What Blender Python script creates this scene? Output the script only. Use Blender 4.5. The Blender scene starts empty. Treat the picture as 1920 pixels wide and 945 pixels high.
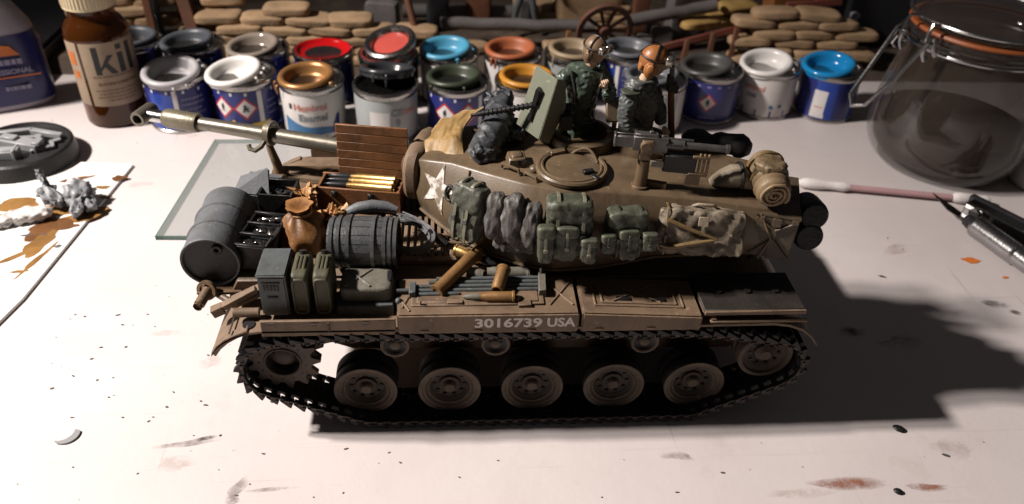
import bpy, bmesh, math, random
import numpy as np
from mathutils import Vector, Matrix, Euler, noise
random.seed(7)
S = 0.001                                   # everything below is written in millimetres
R = math.radians
scene = bpy.context.scene
COL = scene.collection

# ------------------------------------------------------------------ camera, world, lamps, exposure
cam_d = bpy.data.cameras.new('camera'); cam = bpy.data.objects.new('camera', cam_d); COL.objects.link(cam)
pitch, roll, yaw = 0.6305, 0.047, 0.0926
_r0, _u0, _f0 = Vector((1, 0, 0)), Vector((0, math.sin(pitch), math.cos(pitch))), Vector((0, math.cos(pitch), -math.sin(pitch)))
_rt = Matrix.Rotation(-yaw, 3, 'Z')
_rv = _rt @ (math.cos(roll) * _r0 + math.sin(roll) * _u0)
_uv = _rt @ (-math.sin(roll) * _r0 + math.cos(roll) * _u0)
_fv = _rt @ _f0
cam.matrix_world = Matrix(((_rv.x, _uv.x, -_fv.x, -22.709 * S), (_rv.y, _uv.y, -_fv.y, -161.482 * S), (_rv.z, _uv.z, -_fv.z, 177.56 * S), (0, 0, 0, 1)))
cam_d.sensor_width = 36; cam_d.lens = 1499.7 * 36 / 1920
cam_d.clip_start = 0.005; cam_d.clip_end = 20
cam_d.dof.use_dof = True; cam_d.dof.focus_distance = 0.226; cam_d.dof.aperture_fstop = 17
scene.camera = cam
world = bpy.data.worlds.new('World'); scene.world = world; world.use_nodes = True
bg = world.node_tree.nodes['Background']; bg.inputs[0].default_value = (1.0, 0.92, 0.93, 1); bg.inputs[1].default_value = 0.037
for _y, _p in ((66, 31), (24, 24.5)):         # the two bulbs of the shaded desk lamp left of the frame
    ld = bpy.data.lights.new('desk_lamp_bulb', 'SPOT'); ld.energy = _p; ld.color = (1.0, 0.905, 0.845); ld.shadow_soft_size = 0.017; ld.spot_size = R(55); ld.spot_blend = 1
    lo = bpy.data.objects.new('desk_lamp_bulb', ld); lo.location = (-570 * S, _y * S, 520 * S); COL.objects.link(lo)
    lo.rotation_euler = (Vector((-85 * S, 25 * S, 0)) - lo.location).to_track_quat('-Z', 'Y').to_euler()
scene.view_settings.view_transform = 'Standard'; scene.view_settings.look = 'None'
scene.view_settings.exposure = 0; scene.view_settings.gamma = 1
scene.cycles.max_bounces = 10; scene.cycles.transmission_bounces = 8; scene.cycles.use_denoising = True
scene.cycles.caustics_refractive = False; scene.cycles.caustics_reflective = False
scene.cycles.sample_clamp_indirect = 4

# ------------------------------------------------------------------ materials
MATS = {}
TONE = 0.76                                 # all paints were first mixed a little too light
def mat(name, col, rough=.6, metal=0., var=.22, vs=.12, bump=.15, bs=1.2, col2=None, cover=.5, trans=0., spec=.5, alpha=1., coat=0., col2s=None, ior=1.45, wear=0., wcol=None, dry=None, grime=0.):
    """procedural material; vs / bs are noise frequencies per millimetre, col2 a second paint that comes through in patches"""
    col = [c * TONE for c in col]; col2 = [c * TONE for c in col2] if col2 else None
    m = bpy.data.materials.new(name); m.use_nodes = True; nt = m.node_tree; N = nt.nodes; L = nt.links
    b = N['Principled BSDF']
    tc = N.new('ShaderNodeTexCoord'); oi = N.new('ShaderNodeObjectInfo')
    ml = N.new('ShaderNodeMath'); ml.operation = 'MULTIPLY'; ml.inputs[1].default_value = 0.37; L.new(oi.outputs['Random'], ml.inputs[0])
    ad = N.new('ShaderNodeVectorMath'); ad.operation = 'ADD'; L.new(tc.outputs['Object'], ad.inputs[0]); L.new(ml.outputs[0], ad.inputs[1])
    n1 = N.new('ShaderNodeTexNoise'); n1.inputs['Scale'].default_value = vs * 1000; n1.inputs['Detail'].default_value = 6; n1.inputs['Roughness'].default_value = .62
    L.new(ad.outputs[0], n1.inputs['Vector'])
    cr = N.new('ShaderNodeValToRGB'); e = cr.color_ramp.elements
    e[0].position = .3; e[1].position = .7
    e[0].color = (*[c * (1 - var) for c in col], 1); e[1].color = (*[min(1, c * (1 + var)) for c in col], 1)
    L.new(n1.outputs[0], cr.inputs[0]); out = cr.outputs[0]
    if col2:
        n2 = N.new('ShaderNodeTexNoise'); n2.inputs['Scale'].default_value = (col2s or vs * 3) * 1000; n2.inputs['Detail'].default_value = 8; n2.inputs['Roughness'].default_value = .7
        L.new(ad.outputs[0], n2.inputs['Vector'])
        r2 = N.new('ShaderNodeValToRGB'); r2.color_ramp.elements[0].position = cover; r2.color_ramp.elements[1].position = min(1, cover + .12)
        L.new(n2.outputs[0], r2.inputs[0])
        mx = N.new('ShaderNodeMix'); mx.data_type = 'RGBA'; L.new(r2.outputs[0], mx.inputs[0]); L.new(out, mx.inputs[6]); mx.inputs[7].default_value = (*col2, 1)
        out = mx.outputs[2]
    if grime:                               # brown wash and streaks, plus small chips
        n5 = N.new('ShaderNodeTexNoise'); n5.inputs['Scale'].default_value = 75; n5.inputs['Detail'].default_value = 9; n5.inputs['Roughness'].default_value = .72
        mp = N.new('ShaderNodeMapping'); mp.inputs['Scale'].default_value = (1.6, 1.6, .45); L.new(ad.outputs[0], mp.inputs[0]); L.new(mp.outputs[0], n5.inputs['Vector'])
        r5 = N.new('ShaderNodeMapRange'); r5.inputs[1].default_value = .47; r5.inputs[2].default_value = .68; r5.inputs[4].default_value = grime; L.new(n5.outputs[0], r5.inputs[0])
        m5 = N.new('ShaderNodeMix'); m5.data_type = 'RGBA'; L.new(r5.outputs[0], m5.inputs[0]); L.new(out, m5.inputs[6]); m5.inputs[7].default_value = (.030, .020, .012, 1); out = m5.outputs[2]
        n6 = N.new('ShaderNodeTexNoise'); n6.inputs['Scale'].default_value = 520; n6.inputs['Detail'].default_value = 3; L.new(ad.outputs[0], n6.inputs['Vector'])
        r6 = N.new('ShaderNodeMapRange'); r6.inputs[1].default_value = .67; r6.inputs[2].default_value = .72; r6.inputs[4].default_value = .7; L.new(n6.outputs[0], r6.inputs[0])
        m6 = N.new('ShaderNodeMix'); m6.data_type = 'RGBA'; L.new(r6.outputs[0], m6.inputs[0]); L.new(out, m6.inputs[6]); m6.inputs[7].default_value = (*[min(1, c * 1.8) for c in col], 1); out = m6.outputs[2]
    if wear:                                # paint rubbed lighter along the edges, broken up by noise
        bv = N.new('ShaderNodeBevel'); bv.samples = 4; bv.inputs['Radius'].default_value = wear * S
        ge = N.new('ShaderNodeNewGeometry'); dt = N.new('ShaderNodeVectorMath'); dt.operation = 'DOT_PRODUCT'; L.new(bv.outputs[0], dt.inputs[0]); L.new(ge.outputs['Normal'], dt.inputs[1])
        mr0 = N.new('ShaderNodeMapRange'); mr0.inputs[1].default_value = .985; mr0.inputs[2].default_value = .86; L.new(dt.outputs['Value'], mr0.inputs[0])
        n4 = N.new('ShaderNodeTexNoise'); n4.inputs['Scale'].default_value = 600; n4.inputs['Detail'].default_value = 5; L.new(ad.outputs[0], n4.inputs['Vector'])
        mr1 = N.new('ShaderNodeMapRange'); mr1.inputs[1].default_value = .38; mr1.inputs[2].default_value = .62; mr1.inputs[4].default_value = .85; L.new(n4.outputs[0], mr1.inputs[0])
        mu = N.new('ShaderNodeMath'); mu.operation = 'MULTIPLY'; L.new(mr0.outputs[0], mu.inputs[0]); L.new(mr1.outputs[0], mu.inputs[1])
        mw = N.new('ShaderNodeMix'); mw.data_type = 'RGBA'; L.new(mu.outputs[0], mw.inputs[0]); L.new(out, mw.inputs[6]); mw.inputs[7].default_value = (*(wcol or [min(1, c * 1.9) for c in col]), 1); out = mw.outputs[2]
    if dry:                                 # drybrushed highlight paint on the raised folds
        ge = N.new('ShaderNodeNewGeometry'); mr0 = N.new('ShaderNodeMapRange'); mr0.inputs[1].default_value = .515; mr0.inputs[2].default_value = .585; mr0.inputs[4].default_value = .8; L.new(ge.outputs['Pointiness'], mr0.inputs[0])
        mw = N.new('ShaderNodeMix'); mw.data_type = 'RGBA'; L.new(mr0.outputs[0], mw.inputs[0]); L.new(out, mw.inputs[6]); mw.inputs[7].default_value = (*dry, 1); out = mw.outputs[2]
    L.new(out, b.inputs['Base Color'])
    b.inputs['Metallic'].default_value = metal; b.inputs['Specular IOR Level'].default_value = spec; b.inputs['IOR'].default_value = ior
    b.inputs['Transmission Weight'].default_value = trans; b.inputs['Alpha'].default_value = alpha; b.inputs['Coat Weight'].default_value = coat
    n3 = N.new('ShaderNodeTexNoise'); n3.inputs['Scale'].default_value = bs * 1000; n3.inputs['Detail'].default_value = 4; L.new(ad.outputs[0], n3.inputs['Vector'])
    mr = N.new('ShaderNodeMapRange'); mr.inputs[3].default_value = max(0, rough - .1); mr.inputs[4].default_value = min(1, rough + .1); L.new(n3.outputs[0], mr.inputs[0])
    L.new(mr.outputs[0], b.inputs['Roughness'])
    if bump:
        bp = N.new('ShaderNodeBump'); bp.inputs['Strength'].default_value = bump; bp.inputs['Distance'].default_value = .0004; L.new(n3.outputs[0], bp.inputs['Height']); L.new(bp.outputs[0], b.inputs['Normal'])
    MATS[name] = m; return m
def srgb(r, g, b): return tuple(((v / 255) / 12.92 if v / 255 <= .04045 else ((v / 255 + .055) / 1.055) ** 2.4) for v in (r, g, b))

mat('olive', (.150, .096, .052), .52, var=.16, vs=.05, bump=.12, bs=2.0, col2=(.19, .135, .085), cover=.58, col2s=.25, wear=.55, grime=0.6)
mat('olive_dust', (.200, .135, .085), .65, var=.18, vs=.08, bump=.15, bs=2.0, col2=(.12, .078, .048), cover=.62, col2s=.4, wear=.55, grime=0.5)
mat('turret_paint', (.152, .107, .064), .38, var=.16, vs=.04, bump=.10, bs=2.5, col2=(.18, .138, .095), cover=.57, col2s=.2, wear=.55, grime=0.5)
mat('wheel_dust', (.130, .098, .075), .8, var=.25, vs=.12, bump=.3, col2=(.10, .075, .06), cover=.6, col2s=.5, wear=.4, grime=0.6)
mat('wheel_dark', (.070, .052, .040), .7, var=.3, vs=.2, bump=.3)
mat('wheel_rust', (.105, .078, .060), .7, var=.25, vs=.15, bump=.2, col2=(.06, .045, .035), cover=.6, col2s=.4, wear=.4, grime=0.5)
mat('shade_painted_lid', (.030, .025, .021), .6, var=.3, vs=.15, bump=.25, col2=(.055, .044, .034), cover=.6, col2s=.25)  # near-black stands in for the turret's shadow on the locker top
mat('rubber', (.022, .020, .019), .75, var=.3, vs=.2, bump=.3, col2=(.08, .065, .05), cover=.66, col2s=.3)
mat('track', (.020, .018, .018), .55, metal=.2, var=.35, vs=.3, bump=.4, col2=(.075, .06, .05), cover=.63, col2s=.5, wear=.4)
mat('rust_edge', (.10, .065, .045), .6, metal=.3, var=.4, vs=.4, bump=.3)
mat('gun_steel', (.23, .21, .17), .36, metal=.7, var=.2, vs=.1, bump=.05, col2=(.10, .085, .06), cover=.6, col2s=.25)
mat('gun_brown', (.19, .165, .115), .4, metal=.3, var=.2, vs=.1, bump=.15, grime=0.4)
mat('dark_metal', (.045, .044, .046), .4, metal=.6, var=.3, vs=.3, bump=.25, col2=(.16, .15, .15), cover=.64, col2s=.8)
mat('mg_grey', (.13, .125, .12), .42, metal=.5, var=.25, vs=.3, bump=.2, wear=.4)
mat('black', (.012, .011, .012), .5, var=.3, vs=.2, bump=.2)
mat('black_shine', (.010, .010, .011), .25, var=.2, vs=.2, bump=.08)
mat('star_white', (.78, .74, .68), .6, var=.06, vs=.3, bump=.2, col2=(.20, .155, .11), cover=.45, col2s=.26)
mat('stencil', (.80, .74, .68), .7, var=.12, vs=.6, bump=.1, col2=(.34, .27, .21), cover=.62, col2s=1.6)
mat('wood_crate', (.24, .105, .042), .55, var=.28, vs=.25, bump=.2, bs=2, wear=.4, grime=0.5)
mat('brass', (.62, .40, .15), .33, metal=.85, var=.16, vs=.25, bump=.12, col2=(.30, .17, .06), cover=.62, col2s=.6)
mat('brass_old', (.30, .165, .062), .5, metal=.4, var=.22, vs=.25, bump=.2, col2=(.17, .085, .03), cover=.6, col2s=.6)
mat('shell_tip', (.03, .032, .035), .35, metal=.3, var=.3, vs=.4, bump=.1)
mat('drum_grey', (.125, .135, .145), .6, var=.2, vs=.12, bump=.25, col2=(.13, .085, .045), cover=.63, col2s=.15, wear=.4, grime=0.4)
mat('can_grey', (.10, .115, .118), .5, var=.16, vs=.2, bump=.2, col2=(.16, .17, .165), cover=.63, col2s=.5, wear=.4, grime=0.45)
mat('can_green', (.085, .082, .048), .55, var=.25, vs=.25, bump=.25, col2=(.05, .055, .04), cover=.58, col2s=.5, wear=.4, grime=0.45)
mat('can_tan', (.17, .16, .13), .6, var=.18, vs=.2, bump=.2, col2=(.10, .095, .08), cover=.6, col2s=.4, wear=.4, grime=0.45)
mat('keg', (.085, .089, .093), .38, var=.35, vs=.3, bump=.35, bs=1.6, col2=(.13, .135, .14), cover=.62, col2s=.7, wear=.4)
mat('keg_hoop', (.17, .175, .18), .3, metal=.5, var=.3, vs=.3, bump=.15, wear=.3)
mat('sack', (.165, .068, .018), .5, var=.35, vs=.15, bump=.3, col2=(.085, .035, .012), cover=.58, col2s=.3, dry=(.34, .17, .06))
mat('rag_orange', (.34, .16, .055), .55, var=.4, vs=.3, bump=.3, col2=(.16, .07, .02), cover=.56, col2s=.5, dry=(.46, .26, .11))
mat('canvas_ochre', (.30, .185, .065), .55, var=.28, vs=.12, bump=.35, col2=(.42, .33, .19), cover=.60, col2s=.15, dry=(.48, .38, .22))
mat('canvas_slate', (.052, .057, .064), .5, var=.3, vs=.15, bump=.3, col2=(.095, .10, .108), cover=.6, col2s=.3, dry=(.16, .17, .18))
mat('pack_green', (.070, .078, .055), .5, var=.35, vs=.2, bump=.35, col2=(.125, .125, .085), cover=.57, col2s=.3, dry=(.20, .20, .14))
mat('pack_greygreen', (.085, .088, .070), .45, var=.3, vs=.2, bump=.35, col2=(.14, .135, .10), cover=.58, col2s=.35, dry=(.24, .24, .19))
mat('pack_mauve', (.085, .078, .073), .55, var=.3, vs=.2, bump=.35, col2=(.13, .12, .11), cover=.58, col2s=.4, dry=(.20, .185, .17))
mat('pack_tan', (.17, .14, .10), .55, var=.25, vs=.15, bump=.35, col2=(.22, .18, .13), cover=.58, col2s=.3, dry=(.30, .25, .18))
mat('box_brown', (.085, .062, .038), .5, var=.35, vs=.2, bump=.3, col2=(.13, .095, .055), cover=.62, col2s=.4, wear=.4)
mat('strap', (.19, .185, .13), .5, var=.3, vs=.4, bump=.2)
mat('strap_dark', (.06, .066, .05), .5, var=.3, vs=.4, bump=.2)
mat('strap_tan', (.20, .13, .05), .5, var=.3, vs=.4, bump=.2)
mat('roll_brown', (.135, .095, .052), .5, var=.35, vs=.2, bump=.35, col2=(.21, .15, .085), cover=.6, col2s=.4, dry=(.30, .215, .12))
mat('rope', (.17, .175, .18), .5, var=.35, vs=.6, bump=.3)
mat('shield_green', (.185, .20, .145), .6, var=.07, vs=.1, bump=.12, col2=(.17, .183, .135), cover=.6, wear=.4, grime=0.15)
mat('jacket_green', (.062, .086, .064), .33, var=.35, vs=.25, bump=.3, col2=(.10, .125, .10), cover=.6, col2s=.4, dry=(.115, .145, .115))
mat('jacket_grey', (.095, .105, .103), .42, var=.3, vs=.25, bump=.3, col2=(.11, .12, .115), cover=.6, col2s=.4, dry=(.15, .165, .16))
mat('skin', (.42, .27, .17), .5, var=.15, vs=.3, bump=.15, dry=(.56, .40, .27))
mat('helmet_brown', (.20, .125, .07), .45, var=.25, vs=.3, bump=.2)
mat('helmet_orange', (.31, .115, .032), .42, var=.22, vs=.25, bump=.2, dry=(.42, .185, .065))
mat('leather_dark', (.035, .02, .012), .5, var=.2, vs=.3, bump=.2)
mat('goggle_silver', (.62, .58, .52), .2, metal=.9, var=.1, vs=.4, bump=.1)
mat('steel', (.60, .59, .58), .22, metal=1., var=.08, vs=.2, bump=.05)
mat('tin_metal', (.50, .48, .46), .25, metal=1., var=.12, vs=.15, bump=.08)
mat('tin_blue', (.018, .025, .16), .35, var=.1, vs=.1, bump=.04, coat=.3)
mat('tin_blue_bright', (.012, .05, .33), .35, var=.1, vs=.1, bump=.04, coat=.3)
mat('tin_white', (.66, .63, .61), .4, var=.06, vs=.1, bump=.04, coat=.2)
mat('tin_grey', (.34, .36, .36), .4, var=.1, vs=.1, bump=.04, coat=.2)
mat('tin_black', (.02, .02, .024), .4, var=.1, vs=.1, bump=.04, coat=.2)
mat('print_red', (.55, .03, .03), .5, var=.08, vs=.2, bump=0)
mat('print_faded_red', (.60, .24, .20), .5, var=.1, vs=.2, bump=0)
mat('print_black', (.02, .02, .022), .5, var=.1, vs=.2, bump=0)
mat('print_white', (.72, .70, .68), .5, var=.05, vs=.2, bump=0)
mat('print_grey', (.22, .24, .26), .5, var=.08, vs=.2, bump=0)
mat('print_blue', (.05, .16, .33), .5, var=.1, vs=.2, bump=0)
mat('print_yellow', (.75, .48, .04), .5, var=.08, vs=.2, bump=0)
mat('print_lilac', (.30, .28, .42), .5, var=.1, vs=.2, bump=0)
mat('print_orange', (.60, .16, .03), .5, var=.1, vs=.2, bump=0)
for k, c, rgh in (('silver', (.42, .41, .42), .4), ('white', (.80, .78, .75), .3), ('bronze', (.42, .21, .075), .35), ('charcoal', (.035, .037, .042), .25), ('darkgreen', (.040, .052, .030), .4),
                  ('ochre', (.58, .26, .03), .4), ('slate', (.075, .085, .10), .45), ('varnish', (.30, .25, .21), .15), ('red', (.55, .008, .010), .12), ('salmon', (.60, .10, .08), .15),
                  ('sky', (.085, .36, .55), .35), ('rustorange', (.44, .13, .05), .5), ('tan', (.40, .30, .19), .5), ('greyblue', (.16, .17, .19), .35), ('ash', (.065, .065, .062), .4), ('azure', (.012, .25, .58), .15)):
    mat('lid_' + k, c, rgh, var=.07, vs=.08, bump=.08, bs=.4, metal=.5 if k == 'bronze' else 0, spec=.55)
mat('amber_glass', (.30, .085, .012), .06, trans=.85, var=.05, vs=.05, bump=.03, bs=.05, spec=.5)
mat('amber_liquid', (.055, .016, .006), .15, var=.15, vs=.05, bump=0)
mat('cream_cap', (.66, .55, .36), .5, var=.06, vs=.1, bump=.05)
mat('paper_label', (.36, .27, .185), .6, var=.1, vs=.1, bump=.06, col2=(.33, .24, .16), cover=.62, col2s=.15)
mat('lilac_plastic', (.38, .35, .42), .3, var=.1, vs=.04, bump=.03)
mat('blue_film', (.018, .022, .12), .3, var=.15, vs=.04, bump=.03)
mat('jar_glass', (.062, .047, .038), .02, var=.2, vs=.02, bump=.12, bs=.06, alpha=.36, spec=1.0, coat=1.0)
mat('jar_murk', (.060, .047, .039), .5, var=.15, vs=.03, bump=.0, bs=.1)
mat('rubber_orange', (.36, .10, .028), .5, var=.1, vs=.1, bump=.05)
mat('glass_sheet', (.46, .50, .49), .05, var=.05, vs=.02, bump=.02, bs=.05, alpha=.42, spec=.6)
mat('glass_edge', (.10, .20, .17), .15, var=.1, vs=.05, bump=.02, alpha=.75)
mat('tile_white', (.88, .87, .85), .25, var=.02, vs=.05, bump=.02)
mat('tile_edge', (.20, .19, .19), .6, var=.1, vs=.1, bump=.1)
mat('paint_ochre', (.30, .155, .045), .35, var=.3, vs=.1, bump=.1, bs=.3)
mat('paint_brown', (.16, .07, .025), .35, var=.3, vs=.1, bump=.1, bs=.3)
mat('plastic_grey', (.30, .31, .32), .45, var=.12, vs=.1, bump=.1)
mat('putty_grey', (.26, .27, .285), .5, var=.35, vs=.12, bump=.2, bs=.4)
mat('putty_white', (.62, .58, .56), .55, var=.15, vs=.08, bump=.2, bs=.3)
mat('base_black', (.018, .018, .019), .45, var=.3, vs=.1, bump=.2)
mat('swab_cotton', (.80, .76, .74), .9, var=.05, vs=.3, bump=.4, bs=1)
mat('swab_stick', (.50, .30, .31), .6, var=.08, vs=.1, bump=.1)
mat('knife_alu', (.55, .54, .54), .25, metal=1, var=.1, vs=.1, bump=.1)
mat('knife_dark', (.05, .05, .055), .3, metal=.6, var=.2, vs=.1, bump=.1)
mat('blade', (.40, .39, .38), .18, metal=1, var=.12, vs=.1, bump=.05)
mat('sandbag', (.45, .30, .17), .85, var=.25, vs=.05, bump=.7, bs=1.1, col2=(.42, .27, .15), cover=.58, col2s=.12)
mat('sandbag_yellow', (.58, .37, .12), .75, var=.2, vs=.05, bump=.35, bs=.8)
mat('timber', (.17, .068, .035), .6, var=.3, vs=.06, bump=.3, bs=.6)
mat('timber_red', (.22, .062, .04), .6, var=.25, vs=.06, bump=.3, bs=.6)
mat('timber_orange', (.30, .12, .035), .6, var=.2, vs=.06, bump=.3, bs=.6)
mat('timber_grey', (.15, .135, .13), .7, var=.25, vs=.06, bump=.35, bs=.6)
mat('wheel_wood', (.17, .075, .05), .6, var=.25, vs=.08, bump=.3, bs=.6)
mat('earth', (.085, .062, .045), .9, var=.45, vs=.05, bump=.8, bs=.3, col2=(.17, .125, .085), cover=.56, col2s=.05)
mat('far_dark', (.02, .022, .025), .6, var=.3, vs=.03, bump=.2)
mat('boot_grey', (.12, .135, .14), .5, var=.3, vs=.1, bump=.2)
mat('speck_dark', (.10, .095, .095), .6, var=.3, vs=.5, bump=.2)
mat('speck_orange', (.75, .20, .03), .5, var=.15, vs=.3, bump=.1)

def stain_mat(name, col, strength):
    m = mat(name, col, .6, var=.25, vs=.15, bump=0); nt = m.node_tree
    tc = nt.nodes.new('ShaderNodeTexCoord'); n = nt.nodes.new('ShaderNodeTexNoise'); n.inputs['Scale'].default_value = 170; n.inputs['Detail'].default_value = 9; n.inputs['Roughness'].default_value = .7
    nt.links.new(tc.outputs['Object'], n.inputs['Vector'])
    mr = nt.nodes.new('ShaderNodeMapRange'); mr.inputs[1].default_value = .36; mr.inputs[2].default_value = .66; mr.inputs[4].default_value = strength
    nt.links.new(n.outputs[0], mr.inputs[0])
    sb = nt.nodes.new('ShaderNodeVectorMath'); sb.operation = 'SUBTRACT'; sb.inputs[1].default_value = (.5, .5, 0); nt.links.new(tc.outputs['Generated'], sb.inputs[0])
    sc = nt.nodes.new('ShaderNodeVectorMath'); sc.operation = 'MULTIPLY'; sc.inputs[1].default_value = (1, 1, 0); nt.links.new(sb.outputs[0], sc.inputs[0])
    ln = nt.nodes.new('ShaderNodeVectorMath'); ln.operation = 'LENGTH'; nt.links.new(sc.outputs[0], ln.inputs[0])
    fa = nt.nodes.new('ShaderNodeMapRange'); fa.inputs[1].default_value = .5; fa.inputs[2].default_value = .18; nt.links.new(ln.outputs['Value'], fa.inputs[0])
    mu = nt.nodes.new('ShaderNodeMath'); mu.operation = 'MULTIPLY'; nt.links.new(fa.outputs[0], mu.inputs[0]); nt.links.new(mr.outputs[0], mu.inputs[1])
    nt.links.new(mu.outputs[0], nt.nodes['Principled BSDF'].inputs['Alpha']); return m
stain_mat('stain_grey', (.24, .20, .19), .6); stain_mat('stain_brown', (.36, .14, .085), 1.0); stain_mat('stain_pale', (.52, .40, .35), .38); stain_mat('stain_dark', (.07, .055, .055), .95)

def table_mat():
    m = bpy.data.materials.new('white_board'); m.use_nodes = True; nt = m.node_tree; N = nt.nodes; L = nt.links; b = N['Principled BSDF']
    tc = N.new('ShaderNodeTexCoord')
    def nz(scale, det, rg=.6):
        n = N.new('ShaderNodeTexNoise'); n.inputs['Scale'].default_value = scale; n.inputs['Detail'].default_value = det; n.inputs['Roughness'].default_value = rg; L.new(tc.outputs['Object'], n.inputs['Vector']); return n
    def ramp(src, p0, p1, c0, c1):
        r = N.new('ShaderNodeValToRGB'); r.color_ramp.elements[0].position = p0; r.color_ramp.elements[1].position = p1; r.color_ramp.elements[0].color = c0; r.color_ramp.elements[1].color = c1; L.new(src, r.inputs[0]); return r
    def mixc(f, a, c):
        x = N.new('ShaderNodeMix'); x.data_type = 'RGBA'; L.new(f, x.inputs[0]); L.new(a, x.inputs[6]); x.inputs[7].default_value = c; return x.outputs[2]
    base = ramp(nz(9, 6).outputs[0], .3, .7, (.50, .45, .44, 1), (.58, .538, .527, 1)).outputs[0]
    smear = ramp(nz(26, 8, .7).outputs[0], .60, .78, (0, 0, 0, 1), (.55, .55, .55, 1)).outputs[0]
    c = mixc(smear, base, (.41, .34, .31, 1))
    sp = ramp(nz(330, 3, .5).outputs[0], .735, .755, (0, 0, 0, 1), (.8, .8, .8, 1)).outputs[0]
    c = mixc(sp, c, (.20, .18, .18, 1))
    mp = N.new('ShaderNodeMapping'); mp.inputs['Scale'].default_value = (18, 620, 1); mp.inputs['Rotation'].default_value = (0, 0, .12); L.new(tc.outputs['Object'], mp.inputs[0])
    fb = N.new('ShaderNodeTexNoise'); fb.inputs['Scale'].default_value = 1; fb.inputs['Detail'].default_value = 5; L.new(mp.outputs[0], fb.inputs['Vector'])
    c = mixc(ramp(fb.outputs[0], .62, .74, (0, 0, 0, 1), (.30, .30, .30, 1)).outputs[0], c, (.36, .32, .31, 1))
    mp2 = N.new('ShaderNodeMapping'); mp2.inputs['Scale'].default_value = (330, 12, 1); mp2.inputs['Rotation'].default_value = (0, 0, .5); L.new(tc.outputs['Object'], mp2.inputs[0])
    fc = N.new('ShaderNodeTexNoise'); fc.inputs['Scale'].default_value = 1; fc.inputs['Detail'].default_value = 3; L.new(mp2.outputs[0], fc.inputs['Vector'])
    c = mixc(ramp(fc.outputs[0], .70, .74, (0, 0, 0, 1), (.35, .35, .35, 1)).outputs[0], c, (.30, .26, .25, 1))
    L.new(c, b.inputs['Base Color'])
    rr = ramp(nz(40, 5).outputs[0], .3, .7, (.42, .42, .42, 1), (.62, .62, .62, 1)); L.new(rr.outputs[0], b.inputs['Roughness'])
    bp = N.new('ShaderNodeBump'); bp.inputs['Strength'].default_value = .22; bp.inputs['Distance'].default_value = .0006
    L.new(nz(120, 7, .65).outputs[0], bp.inputs['Height']); L.new(bp.outputs[0], b.inputs['Normal']); MATS['white_board'] = m
table_mat()

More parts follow.
